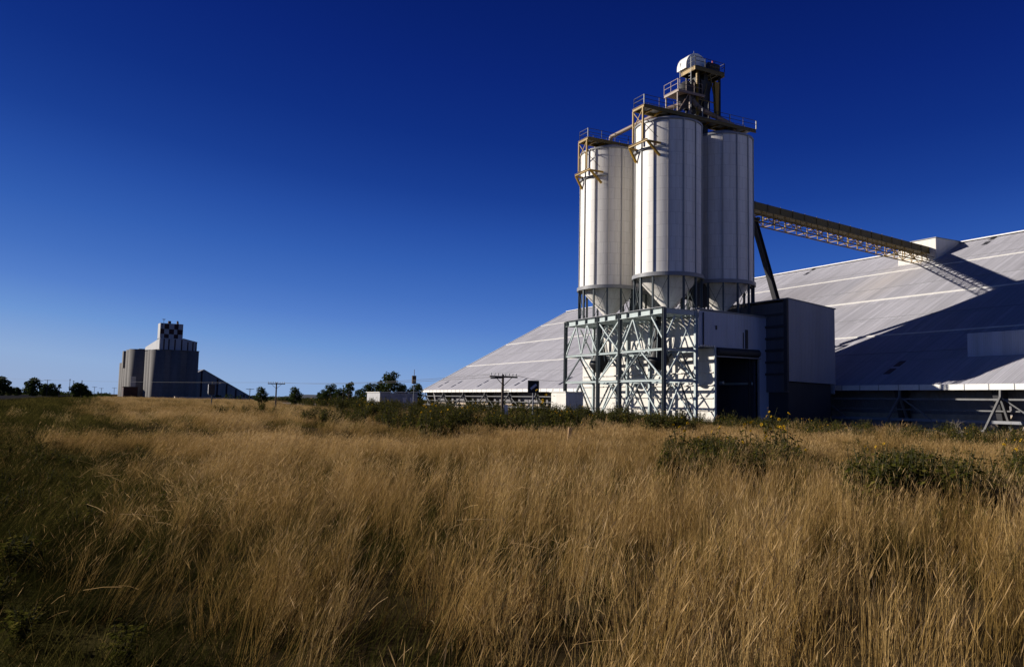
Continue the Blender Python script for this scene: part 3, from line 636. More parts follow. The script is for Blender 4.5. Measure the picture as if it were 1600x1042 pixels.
# lean-to hatch box low on the roof, at the right
hx, hb = 5.4, -16.5
s = MB(); s.add([(hx, hb, rz_(hx)), (hx, hb - 14, rz_(hx)), (hx, hb - 14, rz_(hx) + 2.25), (hx, hb, rz_(hx) + 2.25), (hx + 4.2, hb, rz_(hx) + 2.3), (hx + 4.2, hb - 14, rz_(hx) + 2.3)],
              [(0, 1, 2, 3), (3, 2, 5, 4), (0, 3, 4), (1, 5, 2)]); s.build('roof_hatch', M['room_clad'], gs_)
# dormer that takes the conveyor
dx, db = 52.6 - EA, 6.7
s = MB(); s.prism([(dx, db, rz_(dx) - 0.2), (dx, db, RZ + 0.12), (WID + 2.5, db, RZ + 0.12), (WID + 2.5, db, RZ - 1.5), (WID, db, RZ - 0.3)], (0, 6.0, 0)); dm = s.build('dormer', M['cream_clad'], gs_)
s = MB(); s.box((dx - 0.12, db - 0.12, RZ + 0.13), (WID + 2.6, db + 6.12, RZ + 0.22)); s.build('dormer_roof', M['galv'], dm)
# lower wall and raking props under the eave
s = MB(); s.add([(2.9, EB0, 1.35), (2.3, EB0, EZ + 0.95), (2.3, EB1, EZ + 0.95), (2.9, EB1, 1.35)], [(0, 1, 2, 3)]); s.build('wall', M['lowwall'], gs_)
s = MB(); s.add([(2.4, EB0, 0.0), (2.92, EB0, 1.42), (2.92, EB1, 1.42), (2.4, EB1, 0.0)], [(0, 1, 2, 3)]); s.build('plinth', M['tanwall'], gs_)
s = MB(); s.beam((0.6, EB0, 0.78), (0.6, EB1, 0.78), 0.16, 0.26); s.build('guard_rail', M['galv'], gs_)
s = MB(); s.beam((0.25, EB0, 2.75), (0.25, EB1, 2.75), 0.14, 0.16); s.beam((0.9, EB0, 1.75), (0.9, EB1, 1.75), 0.1, 0.12); s.build('tie_rail', M['prop'], gs_)
props = [113.0, 102.0, 91.0, 80.2, 69.6, 59.0, 48.4, 37.8, 27.2, 16.6, 6.0, -3.6, -13.2, -22.9, -32.6]
for b in props:
    s = MB(); s.hbeam((-0.15, b, EZ - 0.45), (-0.2, b, 2.9), 0.16, 0.2, 0.03); s.hbeam((-0.2, b, 2.95), (-2.6, b, -0.02), 0.18, 0.2, 0.03); s.hbeam((-0.15, b, 2.9), (1.25, b, 0.1), 0.18, 0.2, 0.03)
    s.box((-2.85, b - 0.2, -0.02), (-2.35, b + 0.2, 0.16)); s.build('raking_prop', M['prop'], gs_)
    s = MB(); s.prism([(1.5, b + 0.75, 0.02), (2.6, b + 0.75, 0.02), (2.0, b + 0.75, EZ + 0.2), (0.6, b + 0.75, EZ - 0.3)], (0, 0.5, 0)); s.build('buttress', M['dark'], gs_)
    s = MB(); s.beam((0.05, b - 0.1, 2.8), (0.6, b - 2.9, 0.7), 0.12); s.build('wall_brace', M['prop'], gs_)

# ------------------------------------------------------------------ conveyor gantry from silos to the shed ridge
cg = site('conveyor_gantry', 'ochre lattice conveyor gantry running from the silos to the roof dormer', 'conveyor', 0, 0)
P0, P1 = Vector((8.0, 5.3, 26.5)), Vector((52.7, 8.5, 24.95))
du = (P1 - P0).normalized(); sd_ = Vector((-du.y, du.x, 0)).normalized(); dn = Vector((0, 0, -1))
def cp(t, side, down): return P0.lerp(P1, t) + sd_ * side + dn * down
s = MB(); q = [(-0.8, 1.0), (0.8, 1.0), (0.8, 0.15), (0.45, 0.0), (-0.45, 0.0), (-0.8, 0.15)]
A_ = [cp(0, x, d) for x, d in q]; B_ = [cp(1, x, d) for x, d in q]
s.add(A_ + B_, [(i, (i + 1) % 6, 6 + (i + 1) % 6, 6 + i) for i in range(6)] + [(5, 4, 3, 2, 1, 0), (6, 7, 8, 9, 10, 11)]); s.build('belt_cover', M['ochre_dark'], cg)
s = MB()
for k in range(0, 21):
    t = k / 20
    s.beam(cp(t, -0.84, 0.05), cp(t, -0.84, 1.05), 0.05)
s.build('cover_ribs', M['ochre_dark'], cg)
NP = 22
s = MB()
for side in (-0.8, 0.8):
    s.beam(cp(0, side, 1.05), cp(1, side, 1.05), 0.12, 0.12); s.beam(cp(0, side, 2.45), cp(1, side, 2.45), 0.12, 0.12)
s.beam(cp(0, -1.45, 1.75), cp(1, -1.45, 1.75), 0.07); s.beam(cp(0, -1.5, 2.35), cp(1, -1.5, 2.35), 0.07)
s.build('chord', M['ochre_dark'], cg)
s = MB()
for k in range(NP):
    t0, t1 = k / NP, (k + 1) / NP
    for side in (-0.8, 0.8):
        s.beam(cp(t0, side, 1.05), cp(t0, side, 2.45), 0.09)
        a_, b_ = (1.1, 2.4) if k % 2 else (2.4, 1.1); s.beam(cp(t0, side, a_), cp(t1, side, b_), 0.07)
    s.beam(cp(t0, -0.8, 2.45), cp(t0, 0.8, 2.45), 0.08); s.beam(cp(t0, -0.8, 1.5), cp(t0, 0.8, 1.5), 0.1)
    s.beam(cp(t0, -0.8, 2.42), cp(t1, 0.8, 2.42), 0.05)
s.build('lattice', M['ochre'], cg)
for k in range(NP + 1):
    t = k / NP; s = MB(); s.beam(cp(t, -0.8, 2.4), cp(t, -1.5, 2.4), 0.06); s.beam(cp(t, -1.5, 2.4), cp(t, -1.45, 1.35), 0.05); s.build('walkway_bracket', M['ochre'], cg)
s = MB()
s.hbeam((17.6, 5.9, 23.9), (22.6, 6.2, 11.6), 0.62, 0.62, 0.07)
s.beam((17.5, 5.0, 24.0), (17.5, 6.9, 24.0), 0.35); s.build('prop_leg', M['dark'], cg)
s = MB(); s.beam((22.2, 5.0, 11.5), (26.0, 5.0, 9.3), 0.3); s.beam((22.2, 6.8, 11.5), (26.0, 6.8, 9.3), 0.3); s.beam((22.2, 4.9, 11.4), (22.2, 4.9, 7.2), 0.25); s.beam((22.2, 6.9, 11.4), (22.2, 6.9, 7.2), 0.25); s.build('prop_foot', M['dark'], cg)

# ------------------------------------------------------------------ hut, cabin, sign, signal mast
def hut(name, label, pos, rz, la, lb, h, mats, slope=0.12):
    t = thing(name, label, 'hut', pos, rz)
    s = MB(); s.box((0, 0, 0.12), (la, lb, h)); s.build('wall', mats[0], t)
    s = MB(); s.prism([(-0.15, -0.15, h + 0.02), (la + 0.15, -0.15, h + 0.02 - slope), (la + 0.15, -0.15, h + 0.1 - slope), (-0.15, -0.15, h + 0.1)], (0, lb + 0.3, 0)); s.build('roof', mats[1], t)
    s = MB(); s.box((-0.012, 0.0, h - 0.32), (-0.001, lb, h)); s.box((la * 0.25, -0.03, 0.12), (la * 0.25 + 0.8, -0.002, 2.05)); s.build('door', mats[2], t)
    s = MB(); s.box((-0.1, -0.1, 0), (la + 0.1, lb + 0.1, 0.118)); s.build('base_slab', M['tanwall'], t)
    return t
p = at_depth(884, 76.0)
hut('trackside_hut', 'small white flat roofed hut beside the steel frame', p, PHI, 1.95, 2.75, 2.72, (M['cream_clad'], M['white'], M['cream_clad']))
p = at_depth(593.5, 140.0)
cb_ = thing('relay_cabin', 'low grey cabin with one pale end, in front of the trees', 'cabin', p, PHI)
s = MB(); s.box((0, 0, 0), (7.0, 7.6, 2.9)); s.build('wall', M['grey_clad'], cb_)
s = MB(); s.box((-0.02, 0.05, 0.05), (-0.002, 7.55, 2.88)); s.build('lit_end', M['farwhite'], cb_)  # paler sheet on the sun side, its lit look put into colour
s = MB(); s.prism([(-0.2, -0.2, 2.92), (7.2, -0.2, 3.1), (7.2, -0.2, 3.2), (-0.2, -0.2, 3.02)], (0, 8.0, 0)); s.build('roof', M['white'], cb_)
s = MB(); s.box((4.2, -0.05, 1.3), (4.9, -0.0, 2.1)); s.box((5.6, -0.05, 1.3), (6.3, -0.0, 2.1)); s.build('window', M['stripe'], cb_)

p = at_depth(833, 58.0); sg = thing('trackside_sign', 'square black board with pale diagonal bar on a single post', 'sign', p, R(12))
s = MB(); s.box((-0.39, -0.03, 2.42), (0.39, 0.0, 3.26)); s.box((-0.42, -0.015, 2.39), (0.42, 0.02, 3.29)); s.build('board', M['black'], sg)
s = MB(); c_, s_ = math.cos(R(38)), math.sin(R(38)); s.prism([(-0.27 * c_ + k[0] * s_ * 0.085, -0.036, 2.84 - 0.27 * s_ - k[0] * c_ * 0.085) for k in ((1,), (-1,))] + [(0.27 * c_ - s_ * 0.085, -0.036, 2.84 + 0.27 * s_ + c_ * 0.085), (0.27 * c_ + s_ * 0.085, -0.036, 2.84 + 0.27 * s_ - c_ * 0.085)], (0, 0.005, 0)); s.build('diagonal_bar', M['stripe'], sg)
s = MB(); s.tube((0, 0.06, 0), (0, 0.06, 3.2), 0.055, n=10); s.beam((-0.05, 0.06, 0.9), (-0.6, 0.3, 0.0), 0.06); s.build('post', M['galv'], sg)

p = at_depth(646, 128.0); ms = thing('signal_mast', 'slim mast with a box near its top above the trees', 'mast', p, PHI)
s = MB(); s.tube((0, 0, 0), (0, 0, 6.6), 0.09, 0.05, n=8); s.build('pole', M['galv'], ms)
s = MB(); s.box((-0.32, -0.12, 4.3), (0.32, 0.2, 5.6)); s.build('signal_box', M['timber'], ms)
p = at_depth(331, 125.0); ms = thing('railway_signal', 'dark railway signal with box and side arm before the far gable', 'signal', p, PHI)
s = MB(); s.tube((0, 0, 0), (0, 0, 4.0), 0.1, 0.08, n=8); s.build('pole', M['dark'], ms)
s = MB(); s.box((-0.55, -0.3, 1.9), (0.35, 0.3, 3.55)); s.build('signal_box', M['dark'], ms)
s = MB(); s.box((-0.6, -0.3, 2.1), (-0.56, 0.3, 3.5)); s.build('lit_side', M['farwhite'], ms)  # pale sheet painted as the sunlit edge of the box
s = MB(); s.beam((0, 0, 3.65), (1.2, 0, 3.65), 0.08); s.tube((1.15, 0, 3.65), (1.15, 0, 3.85), 0.09); s.build('side_arm', M['galv'], ms)

# ------------------------------------------------------------------ telegraph poles and wires
def make_pole(label, pos, h=4.6, arm=2.3, rz=0.4, box=False, ins=True):
    t = thing('telegraph_pole', label, 'telegraph pole', pos, rz, 'telegraph poles along the railway')
    s = MB(); s.tube((0, 0, 0), (0, 0, h), 0.12, 0.085, n=10); s.build('pole', M['timber'], t)
    s = MB(); s.beam((-arm / 2, -0.12, h - 0.18), (arm / 2, -0.12, h - 0.18), 0.09, 0.12); s.beam((-arm * 0.3, -0.14, h - 0.2), (0, -0.12, h - 0.85), 0.04); s.beam((arm * 0.3, -0.14, h - 0.2), (0, -0.12, h - 0.85), 0.04); s.build('crossarm', M['timber'], t)
    if ins:
        s = MB()
        for k in range(8):
            x = -arm / 2 + 0.1 + k * (arm - 0.2) / 7
            if abs(x) > 0.12: s.lathe([(0.0, h + 0.1), (0.035, h + 0.08), (0.05, h - 0.02), (0.02, h - 0.06), (0.02, h - 0.12)], 8, (x, -0.12))
        s.build('insulators', M['glassins'], t)
    if box:
        s = MB(); s.box((0.14, -0.15, 0.75), (0.4, 0.15, 1.5)); s.build('meter_box', M['white'], t)
        s = MB(); s.tube((-0.1, -0.1, h - 0.25), (-1.15, -0.14, h - 0.32), 0.05, n=6); s.beam((0.0, -0.12, h - 1.25), (0.5, -0.12, h - 1.2), 0.06); s.build('cable_arm', M['dark'], t)
    return t
pA, pB = at_depth(785, 60.0), at_depth(431, 108.0)
make_pole('wooden telegraph pole with insulators standing before the long roof', pA, 3.75, 2.4, 0.55, True)
make_pole('plain T shaped telegraph pole alone against the sky, mid left', pB, 3.7, 2.25, 0.3)
far_poles = [(390, 240, 4.2, 'tiny far pole just right of the far gable end'), (73, 300, 6.6, 'tiny far T pole rising from the rounded tree at left'), (61, 310, 6.4, 'tiny far T pole between two rounded trees'), (108, 300, 7.0, 'tall bare far pole left of the spiky tree clump'),
             (147, 420, 5.4, 'tiny far T pole between the clump and the concrete silos'), (158, 450, 5.0, 'far T pole, middle of three before the concrete silos'), (178, 430, 5.2, 'far T pole nearest to the concrete silos')]
for (px, Y, h, lab) in far_poles: make_pole(lab, at_depth(px, Y), h, 2.4 if px != 108 else 0.6, 0.35, ins=False)
def wire(label, p, q, sag=0.5):
    s = MB(); p, q = Vector(p), Vector(q); n = 14
    pts = [p.lerp(q, k / n) - Vector((0, 0, sag * 4 * (k / n) * (1 - k / n))) for k in range(n + 1)]
    for u, v in zip(pts[:-1], pts[1:]): s.beam(u, v, 0.024)
    o = s.build('telegraph_wire', M['dark']); tag(o, label, 'wire', 'telegraph wires'); return o
for k, lab in ((-1.0, 'left thin wire sagging between the two telegraph poles'), (1.0, 'right thin wire sagging between the two telegraph poles')):
    wire(lab, (pA[0] + k, pA[1], 3.72), (pB[0] + k, pB[1], 3.68), 0.35)
pC = at_depth(1390, 30.0)
wire('thin wire from the nearer pole past the silo frame', (pA[0] + 0.9, pA[1], 3.72), tuple(W(-11, 2, 3.9)), 0.2)
pD = at_depth(-60, 230.0)
wire('long thin wire from the T pole leftwards past the concrete silos', (pB[0] - 0.8, pB[1], 3.68), (pD[0], pD[1], 6.0), 0.5)
# ------------------------------------------------------------------ the far concrete terminal
FD = np.array([0.835, 0.550, 0]); FR = math.atan2(0.550, 0.835)
def far_block(label, X, Y, nx_, ny_, dia, h, name='concrete_silos'):
    t = thing(name, label, 'silo block', (X, Y, 0), FR, 'concrete silo blocks')
    for i in range(nx_):
        for j in range(ny_):
            if 0 < i < nx_ - 1 and 0 < j < ny_ - 1: continue
            s = MB(); cx_, cy_ = dia * (i + 0.5), dia * (j + 0.5)
            s.lathe([(dia / 2 + 0.05, 0), (dia / 2 + 0.05, h), (0, h)], 30, (cx_, cy_)); s.build('silo_cell', M['concrete'], t)
    s = MB(); s.box((dia * 0.5, dia * 0.12, 0), (dia * (nx_ - 0.5), dia * (ny_ - 0.12), h - 0.1)); s.box((dia * 0.12, dia * 0.5, 0), (dia * (nx_ - 0.12), dia * (ny_ - 0.5), h - 0.2)); s.build('web_wall', M['concrete'], t)
    s = MB(); s.box((dia * 0.45, -0.0, h + 0.0), (dia * (nx_ - 0.05), dia * (ny_ - 0.1), h + 0.35)); s.build('roof_slab', M['concrete'], t)
    return t
far_block('large dark concrete silo block of three cells under the chequered tower', -217, 480, 3, 3, 9.3, 29.0)
far_block('middle concrete silo block with one sunlit rounded edge', -254, 530, 2, 2, 12.0, 32.0)
b3 = far_block('lowest and leftmost concrete silo block, its side sunlit', -270.6, 560, 2, 4, 9.6, 24.6)
s = MB(); s.box((-2.2, -0.4, 20), (2.4, 5, 32)); s.build('stair_tower', M['concrete'], b3)
hh = thing('head_house', 'chequered white and dark tower with white gallery on concrete silos', 'head house', (-217, 480, 29.36), FR)
s = MB(); x0, x1, y0, y1, zt, zb = 4.6, 17.8, 4.0, 12.0, 16.3, 6.3
s.box((x0, y0 + 0.05, 0), (x1, y1, zt)); s.build('tower_wall', M['farwhite'], hh)
s = MB(); rows, cols = 3, 5; cwid = [0, 2.4, 5.1, 8.0, 10.4, 13.2]
for r__ in range(rows):
    for c__ in range(cols):
        z1 = zt - 0.4 - r__ * 3.1; s.add([(x0 + cwid[c__], y0, z1 - 3.1), (x0 + cwid[c__ + 1], y0, z1 - 3.1), (x0 + cwid[c__ + 1], y0, z1), (x0 + cwid[c__], y0, z1)], [(0, 1, 2, 3)], (r__ + c__) % 2)
s.build('chequered_face', [M['farwhite'], M['fardark']], hh)
s = MB(); s.prism([(x0, 2.5, 0), (26.0, 2.5, 0), (26.0, 2.5, 5.3), (x1 + 0.2, 2.5, 7.1), (x0, 2.5, 7.1)], (0, 9, 0)); s.build('gallery_wall', M['farwhite'], hh)
s = MB()
for x in (6.6, 9.4, 12.9, 16.8, 20.4, 23.4, 25.4): s.box((x, 2.40, 0.1), (x + 0.75, 2.49, 6.6 if x < 18 else 5.3))
s.build('gallery_posts', M['fardark'], hh)
s = MB(); s.prism([(x1 + 0.21, 2.2, 7.12), (26.4, 2.2, 5.3), (26.4, 2.2, 5.6), (x1 + 0.21, 2.2, 7.42)], (0, 9.6, 0)); s.build('gallery_roof', M['farshed'], hh)
s = MB(); s.add([(4.4, 3, 0.2), (4.4, 3, 6.8), (3.2, 46, 3.2), (3.2, 46, 1.4), (7.4, 3, 0.2), (7.4, 3, 6.8), (6.2, 46, 3.2), (6.2, 46, 1.4)], [(0, 3, 2, 1), (4, 5, 6, 7), (1, 2, 6, 5), (0, 4, 7, 3), (0, 1, 5, 4), (3, 7, 6, 2)]); s.build('sloping_gallery', M['farwhite'], hh)
s = MB(); s.box((x0 + 4.6, 5, zt), (x0 + 6.2, 6.5, zt + 1.6)); s.box((x0 + 9.6, 5, zt), (x0 + 10.4, 6.2, zt + 1.9)); s.tube((x0 + 2.0, 5, zt), (x0 + 2.0, 5, zt + 2.0), 0.12); s.build('roof_stack', M['fardark'], hh)
s = MB(); s.lathe([(0, zt + 2.0), (0.9, zt + 2.3), (1.0, zt + 2.5)], 14, (x0 + 2.0, 5)); s.build('dish_aerial', M['galv'], hh)
s = MB(); s.box((x0 + 1.0, y0 - 0.05, 0.2), (x0 + 1.25, y0 - 0.01, zt)); s.box((x0 + 9.9, y0 - 0.3, 5), (x0 + 10.4, y0 - 0.02, zt + 1.2)); s.build('downpipe', M['fardark'], hh)
fs_ = thing('gabled_shed', 'far dark gable ended shed sloping down right of the concrete silos', 'shed', (-200.5, 520, 0), FR)
s = MB(); s.prism([(-29, 0, 0), (33, 0, 0), (33, 0, 0.6), (0, 0, 18.6), (-29, 0, 2.0)], (0, 0.4, 0)); s.build('gable_wall', M['farshed'], fs_)
s = MB(); s.add([(-29.6, -0.6, 1.9), (0, -0.6, 18.9), (0, 70, 18.9), (-29.6, 70, 1.9), (33.6, -0.6, 0.6), (33.6, 70, 0.6)], [(0, 1, 2, 3), (1, 4, 5, 2)]); s.build('roof', M['galv'], fs_)
s = MB()
for x in (-1.6, 8.5, 14.5, 20.5, 26.0): s.box((x, -0.15, 0), (x + 1.0, -0.01, max(1.0, 18.2 - 0.55 * abs(x + 1))))
s.build('wall_posts', M['fardark'], fs_)
mb = MB(); mb.box((0, 0, 0), (38, 2.5, 1.1)); o = mb.build('loading_platform', M['tanwall']); o.location = (-178, 424, 0); o.rotation_euler = (0, 0, FR); tag(o, 'long pale low platform before the concrete silos', 'platform')
t = thing('machine_shed', 'small dark open shed between the concrete silo blocks', 'shed', (-240.5, 496, 0), FR)
s = MB(); s.box((0, 0, 0), (8.2, 6, 6.2)); s.build('wall', M['fardark'], t)
s = MB(); s.box((4.6, 6.2, 5), (7.6, 6.5, 13.0)); s.build('white_panel', M['farwhite'], t)
s = MB(); s.box((-0.3, -0.3, 6.21), (8.5, 6.1, 6.5)); s.build('roof', M['fardark'], t)

# ------------------------------------------------------------------ trees
def leaf_cloud(mb_, centres, radii, n, size, rngl, mi=0, flat=0.75):
    tot = np.array([r ** 2 for r in radii]); tot = tot / tot.sum()
    for c, r, w in zip(centres, radii, tot):
        k = max(8, int(n * w))
        d = rngl.normal(size=(k, 3)); d /= np.linalg.norm(d, axis=1)[:, None]
        rad = r * (0.35 + 0.65 * rngl.random(k) ** 0.5) * (1 + 0.12 * rngl.normal(size=k))
        P = np.array(c) + d * rad[:, None] * np.array([1, 1, flat])
        nrm = d * 0.5 + rngl.normal(size=(k, 3)) * 0.8; nrm /= np.linalg.norm(nrm, axis=1)[:, None]
        t = np.cross(nrm, rngl.normal(size=(k, 3))); t /= np.linalg.norm(t, axis=1)[:, None]; b = np.cross(nrm, t)
        sz = size * (0.6 + 0.8 * rngl.random(k))
        for i in range(k):
            a_, b_, p_ = t[i] * sz[i], b[i] * sz[i] * 0.55, P[i]
            mb_.add([p_ - a_, p_ - b_ * 0.9 + a_ * 0.1, p_ + a_, p_ + b_ * 0.9 - a_ * 0.1], [(0, 1, 2, 3)], mi)
def make_tree(name, label, seed, h, w, lobes, n=1500, leaf=0.22, trunk_h=0.35, narrow=False):
    rl = np.random.default_rng(seed); t = thing(name, label, 'tree')
    cs, rs = [], []; top = h * 0.86
    s = MB(); s.tube((0, 0, -0.1), (0.06 * h * rl.normal() * 0.3, 0, h * 0.55), 0.045 * h * 0.6, 0.018 * h, n=9)
    for k in range(lobes):
        an = 2.4 * k + rl.random(); z = h * (trunk_h + (0.93 - trunk_h) * ((k + 0.7) / lobes)); sp = (w / 2) * (0.65 if not narrow else 0.5) * math.sqrt(max(0.05, 1 - ((z / h - 0.5) / 0.55) ** 2)) * (0.5 + 0.6 * rl.random())
        if narrow: sp *= max(0.15, 1.15 - z / h)
        c = (sp * math.cos(an), sp * math.sin(an), z); cs.append(c); rs.append(w * (0.17 + 0.11 * rl.random()) * (1 if not narrow else max(0.35, 1.2 - z / h)))
        s.tube((0, 0, h * (trunk_h * 0.7 + 0.2 * rl.random())), c, 0.012 * h, 0.004 * h, n=6)
    s.build('trunk', M['bark'], t)
    s = MB(); leaf_cloud(s, cs, rs, n, leaf, rl); s.build('crown', M['crown'], t)
    return t
def place(tr, px, Y, rz=None): p = at_depth(px, Y); tr.location = tuple(map(float, p)); tr.rotation_euler = (0, 0, rz if rz is not None else random.uniform(0, 6)); return tr
far_t = make_tree('broad_tree', 'rounded dark far tree, tallest of the left horizon', 1, 6.6, 6.6, 9, 1500, 0.42, 0.2)
place(far_t, 49, 300, 0.4)
for (px, Y, sc, lab) in ((3, 290, 1.0, 'dark rounded tree at the left edge of the horizon'), (17, 300, 0.55, 'small dark tree next to the left edge'), (28, 310, 0.5, 'low dark bush left of the tallest far tree'), (68, 310, 0.72, 'dark dome shaped far tree with a pole rising behind it'), (78, 315, 0.75, 'dark far tree at the right flank of the dome shaped one'), (88, 320, 0.45, 'low far tree left of the lollipop tree'), (120, 300, 0.78, 'dark wide clump tree right of the tall bare pole'), (130, 305, 0.75, 'right half of the spiky dark tree clump'), (138, 320, 0.45, 'low dark bush at the right end of the spiky clump')):
    dup(far_t, at_depth(px, Y), random.uniform(0, 6), sc, lab)
lp = make_tree('slender_tree', 'lollipop shaped far tree with bare thin trunk', 2, 5.2, 1.9, 5, 420, 0.22, 0.62); place(lp, 92, 300)
tp = make_tree('spire_tree', 'thin spiky treetop standing out of the dark clump, left one', 3, 6.8, 1.6, 7, 400, 0.25, 0.3, True); place(tp, 114, 302)
dup(tp, at_depth(127, 303), 2.0, 1.05, 'thin spiky treetop standing out of the dark clump, right one')
dup(tp, at_depth(121, 303), 3.0, 0.92, 'thin spiky treetop in the middle of the dark clump')
cn = make_tree('young_tree', 'small pointed dark tree left of the T shaped pole', 4, 3.6, 2.7, 12, 1400, 0.17, 0.1); place(cn, 409, 165)
dup(cn, at_depth(462, 150), 1.9, 0.98, 'small pointed dark tree before the blue hill')
mt = make_tree('bushy_tree', 'tallest dark bushy tree behind the grey cabin', 5, 7.4, 5.6, 12, 2600, 0.22, 0.22); place(mt, 607, 165)
for (px, Y, sc, lab) in ((516, 160, 0.62, 'dark bushy tree, leftmost of the trees near the cabin'), (508, 150, 0.45, 'dark shrub at the left foot of the bushy trees'), (530, 158, 0.5, 'dark bushy tree next to the slim one'), (561, 170, 0.5, 'dark rounded tree in the gap before the cabin'), (574, 168, 0.68, 'spreading tree just left of the cabin roof'), (590, 172, 0.72, 'tree touching the left side of the tallest bushy tree'), (628, 168, 0.70, 'loose tree between tallest tree and signal mast'), (650, 175, 0.72, 'loose airy tree at the end of the long roof'), (545, 165, 0.42, 'low dark tree behind the weeds near the cabin'), (500, 170, 0.4, 'lowest dark tree beside the blue hill')):
    dup(mt, at_depth(px, Y), random.uniform(0, 6), sc, lab)
sl_ = make_tree('slim_tree', 'slim upright tree between bushy trees and cabin', 6, 4.6, 1.2, 8, 500, 0.16, 0.2, True); place(sl_, 536, 155)
lo = make_tree('open_tree', 'open topped small tree with a visible bare trunk', 8, 4.9, 2.6, 6, 520, 0.2, 0.58); place(lo, 545, 150)
# far scrub along the horizon: one uncountable mass
s = MB(); rl = np.random.default_rng(11); cs, rs = [], []
for k in range(420):
    px = rl.uniform(-160, 760); Y = rl.uniform(420, 760)
    if 175 < px < 330: continue
    p = at_depth(px, Y); cs.append((p[0], p[1], rl.uniform(0.3, 1.3))); rs.append(rl.uniform(1.4, 2.8))
leaf_cloud(s, cs, rs, 14000, 0.55, rl); tag(s.build('distant_scrub', M['crown']), 'dark low line of scrub along the horizon', None, None, 'stuff')
# far hill, the haze of distance painted into its bluish colour
mb = MB(); pts = []
hx_ = np.linspace(-2300, 900, 60)
for i, x in enumerate(hx_): pts.append((x, 6200, -5)); pts.append((x, 6500, max(2, 14 + 12 * math.sin(x * 0.004 + 0.8) + 10 * math.exp(-((x + 1600) / 200) ** 2) + 3 * math.sin(x * 0.021)))); pts.append((x, 7600, -5))
mb.add(pts, [(3 * i, 3 * i + 3, 3 * i + 4, 3 * i + 1) for i in range(59)] + [(3 * i + 1, 3 * i + 4, 3 * i + 5, 3 * i + 2) for i in range(59)], 0, True)
structure(mb.build('hills', plain('hazy_forest', (0.055, 0.065, 0.085), 1.0, 0.15, 0.01)))

# ------------------------------------------------------------------ scattered vegetation (uncountable)
def hidden_collection(name, objs):
    c = bpy.data.collections.new(name)
    for o in objs:
        for k in list(o.users_collection): k.objects.unlink(o)
        c.objects.link(o)
    return c
def scatter(name, label, pts, rot, scl, idx, tnt, coll):
    me = bpy.data.meshes.new(name); N = len(pts); me.vertices.add(N); me.vertices.foreach_set('co', np.asarray(pts, np.float32).ravel())
    def at(nm, ty, data, key): a = me.attributes.new(nm, ty, 'POINT'); a.data.foreach_set(key, np.asarray(data).ravel())
    at('rot', 'FLOAT_VECTOR', np.asarray(rot, np.float32), 'vector'); at('scl', 'FLOAT_VECTOR', np.asarray(scl, np.float32), 'vector')
    at('idx', 'INT', np.asarray(idx, np.int32), 'value'); at('tint', 'FLOAT', np.asarray(tnt, np.float32), 'value')
    o = bpy.data.objects.new(name, me); COL.objects.link(o); tag(o, label, None, None, 'stuff')
    g = bpy.data.node_groups.new(name + '_nodes', 'GeometryNodeTree')
    g.interface.new_socket('Geometry', in_out='INPUT', socket_type='NodeSocketGeometry'); g.interface.new_socket('Geometry', in_out='OUTPUT', socket_type='NodeSocketGeometry')
    n, l = g.nodes, g.links; gi, go = n.new('NodeGroupInput'), n.new('NodeGroupOutput')
    ip = n.new('GeometryNodeInstanceOnPoints'); ci = n.new('GeometryNodeCollectionInfo')
    ci.inputs['Collection'].default_value = coll; ci.inputs['Separate Children'].default_value = True; ci.inputs['Reset Children'].default_value = True
    def na(nm, ty):
        k = n.new('GeometryNodeInputNamedAttribute'); k.data_type = ty; k.inputs['Name'].default_value = nm; return k.outputs['Attribute']
    er = n.new('FunctionNodeEulerToRotation'); l.new(na('rot', 'FLOAT_VECTOR'), er.inputs[0])
    l.new(gi.outputs[0], ip.inputs['Points']); l.new(ci.outputs[0], ip.inputs['Instance']); ip.inputs['Pick Instance'].default_value = True
    l.new(na('idx', 'INT'), ip.inputs['Instance Index']); l.new(er.outputs[0], ip.inputs['Rotation']); l.new(na('scl', 'FLOAT_VECTOR'), ip.inputs['Scale'])
    l.new(ip.outputs[0], go.inputs[0])
    md = o.modifiers.new('scatter', 'NODES'); md.node_group = g
    return o
def blade(V, F, MI, p, h, lean, az, w, mi, segs=3, bend=0.5, taper=0.25):
    o = len(V); face = rng.uniform(0, math.pi); cx_, cy_ = math.cos(face) * w / 2, math.sin(face) * w / 2
    for k in range(segs + 1):
        t = k / segs; off = lean * (t * (1 - bend) + bend * t * t); ww = 1 - (1 - taper) * t
        x, y, z = p[0] + math.cos(az) * off, p[1] + math.sin(az) * off, h * t - 0.25 * lean * lean / max(h, 0.01) * t * t
        V.append((x - cx_ * ww, y - cy_ * ww, z)); V.append((x + cx_ * ww, y + cy_ * ww, z))
    for k in range(segs): q = o + 2 * k; F.append((q, q + 1, q + 3, q + 2)); MI.append(mi)
    return x, y, z
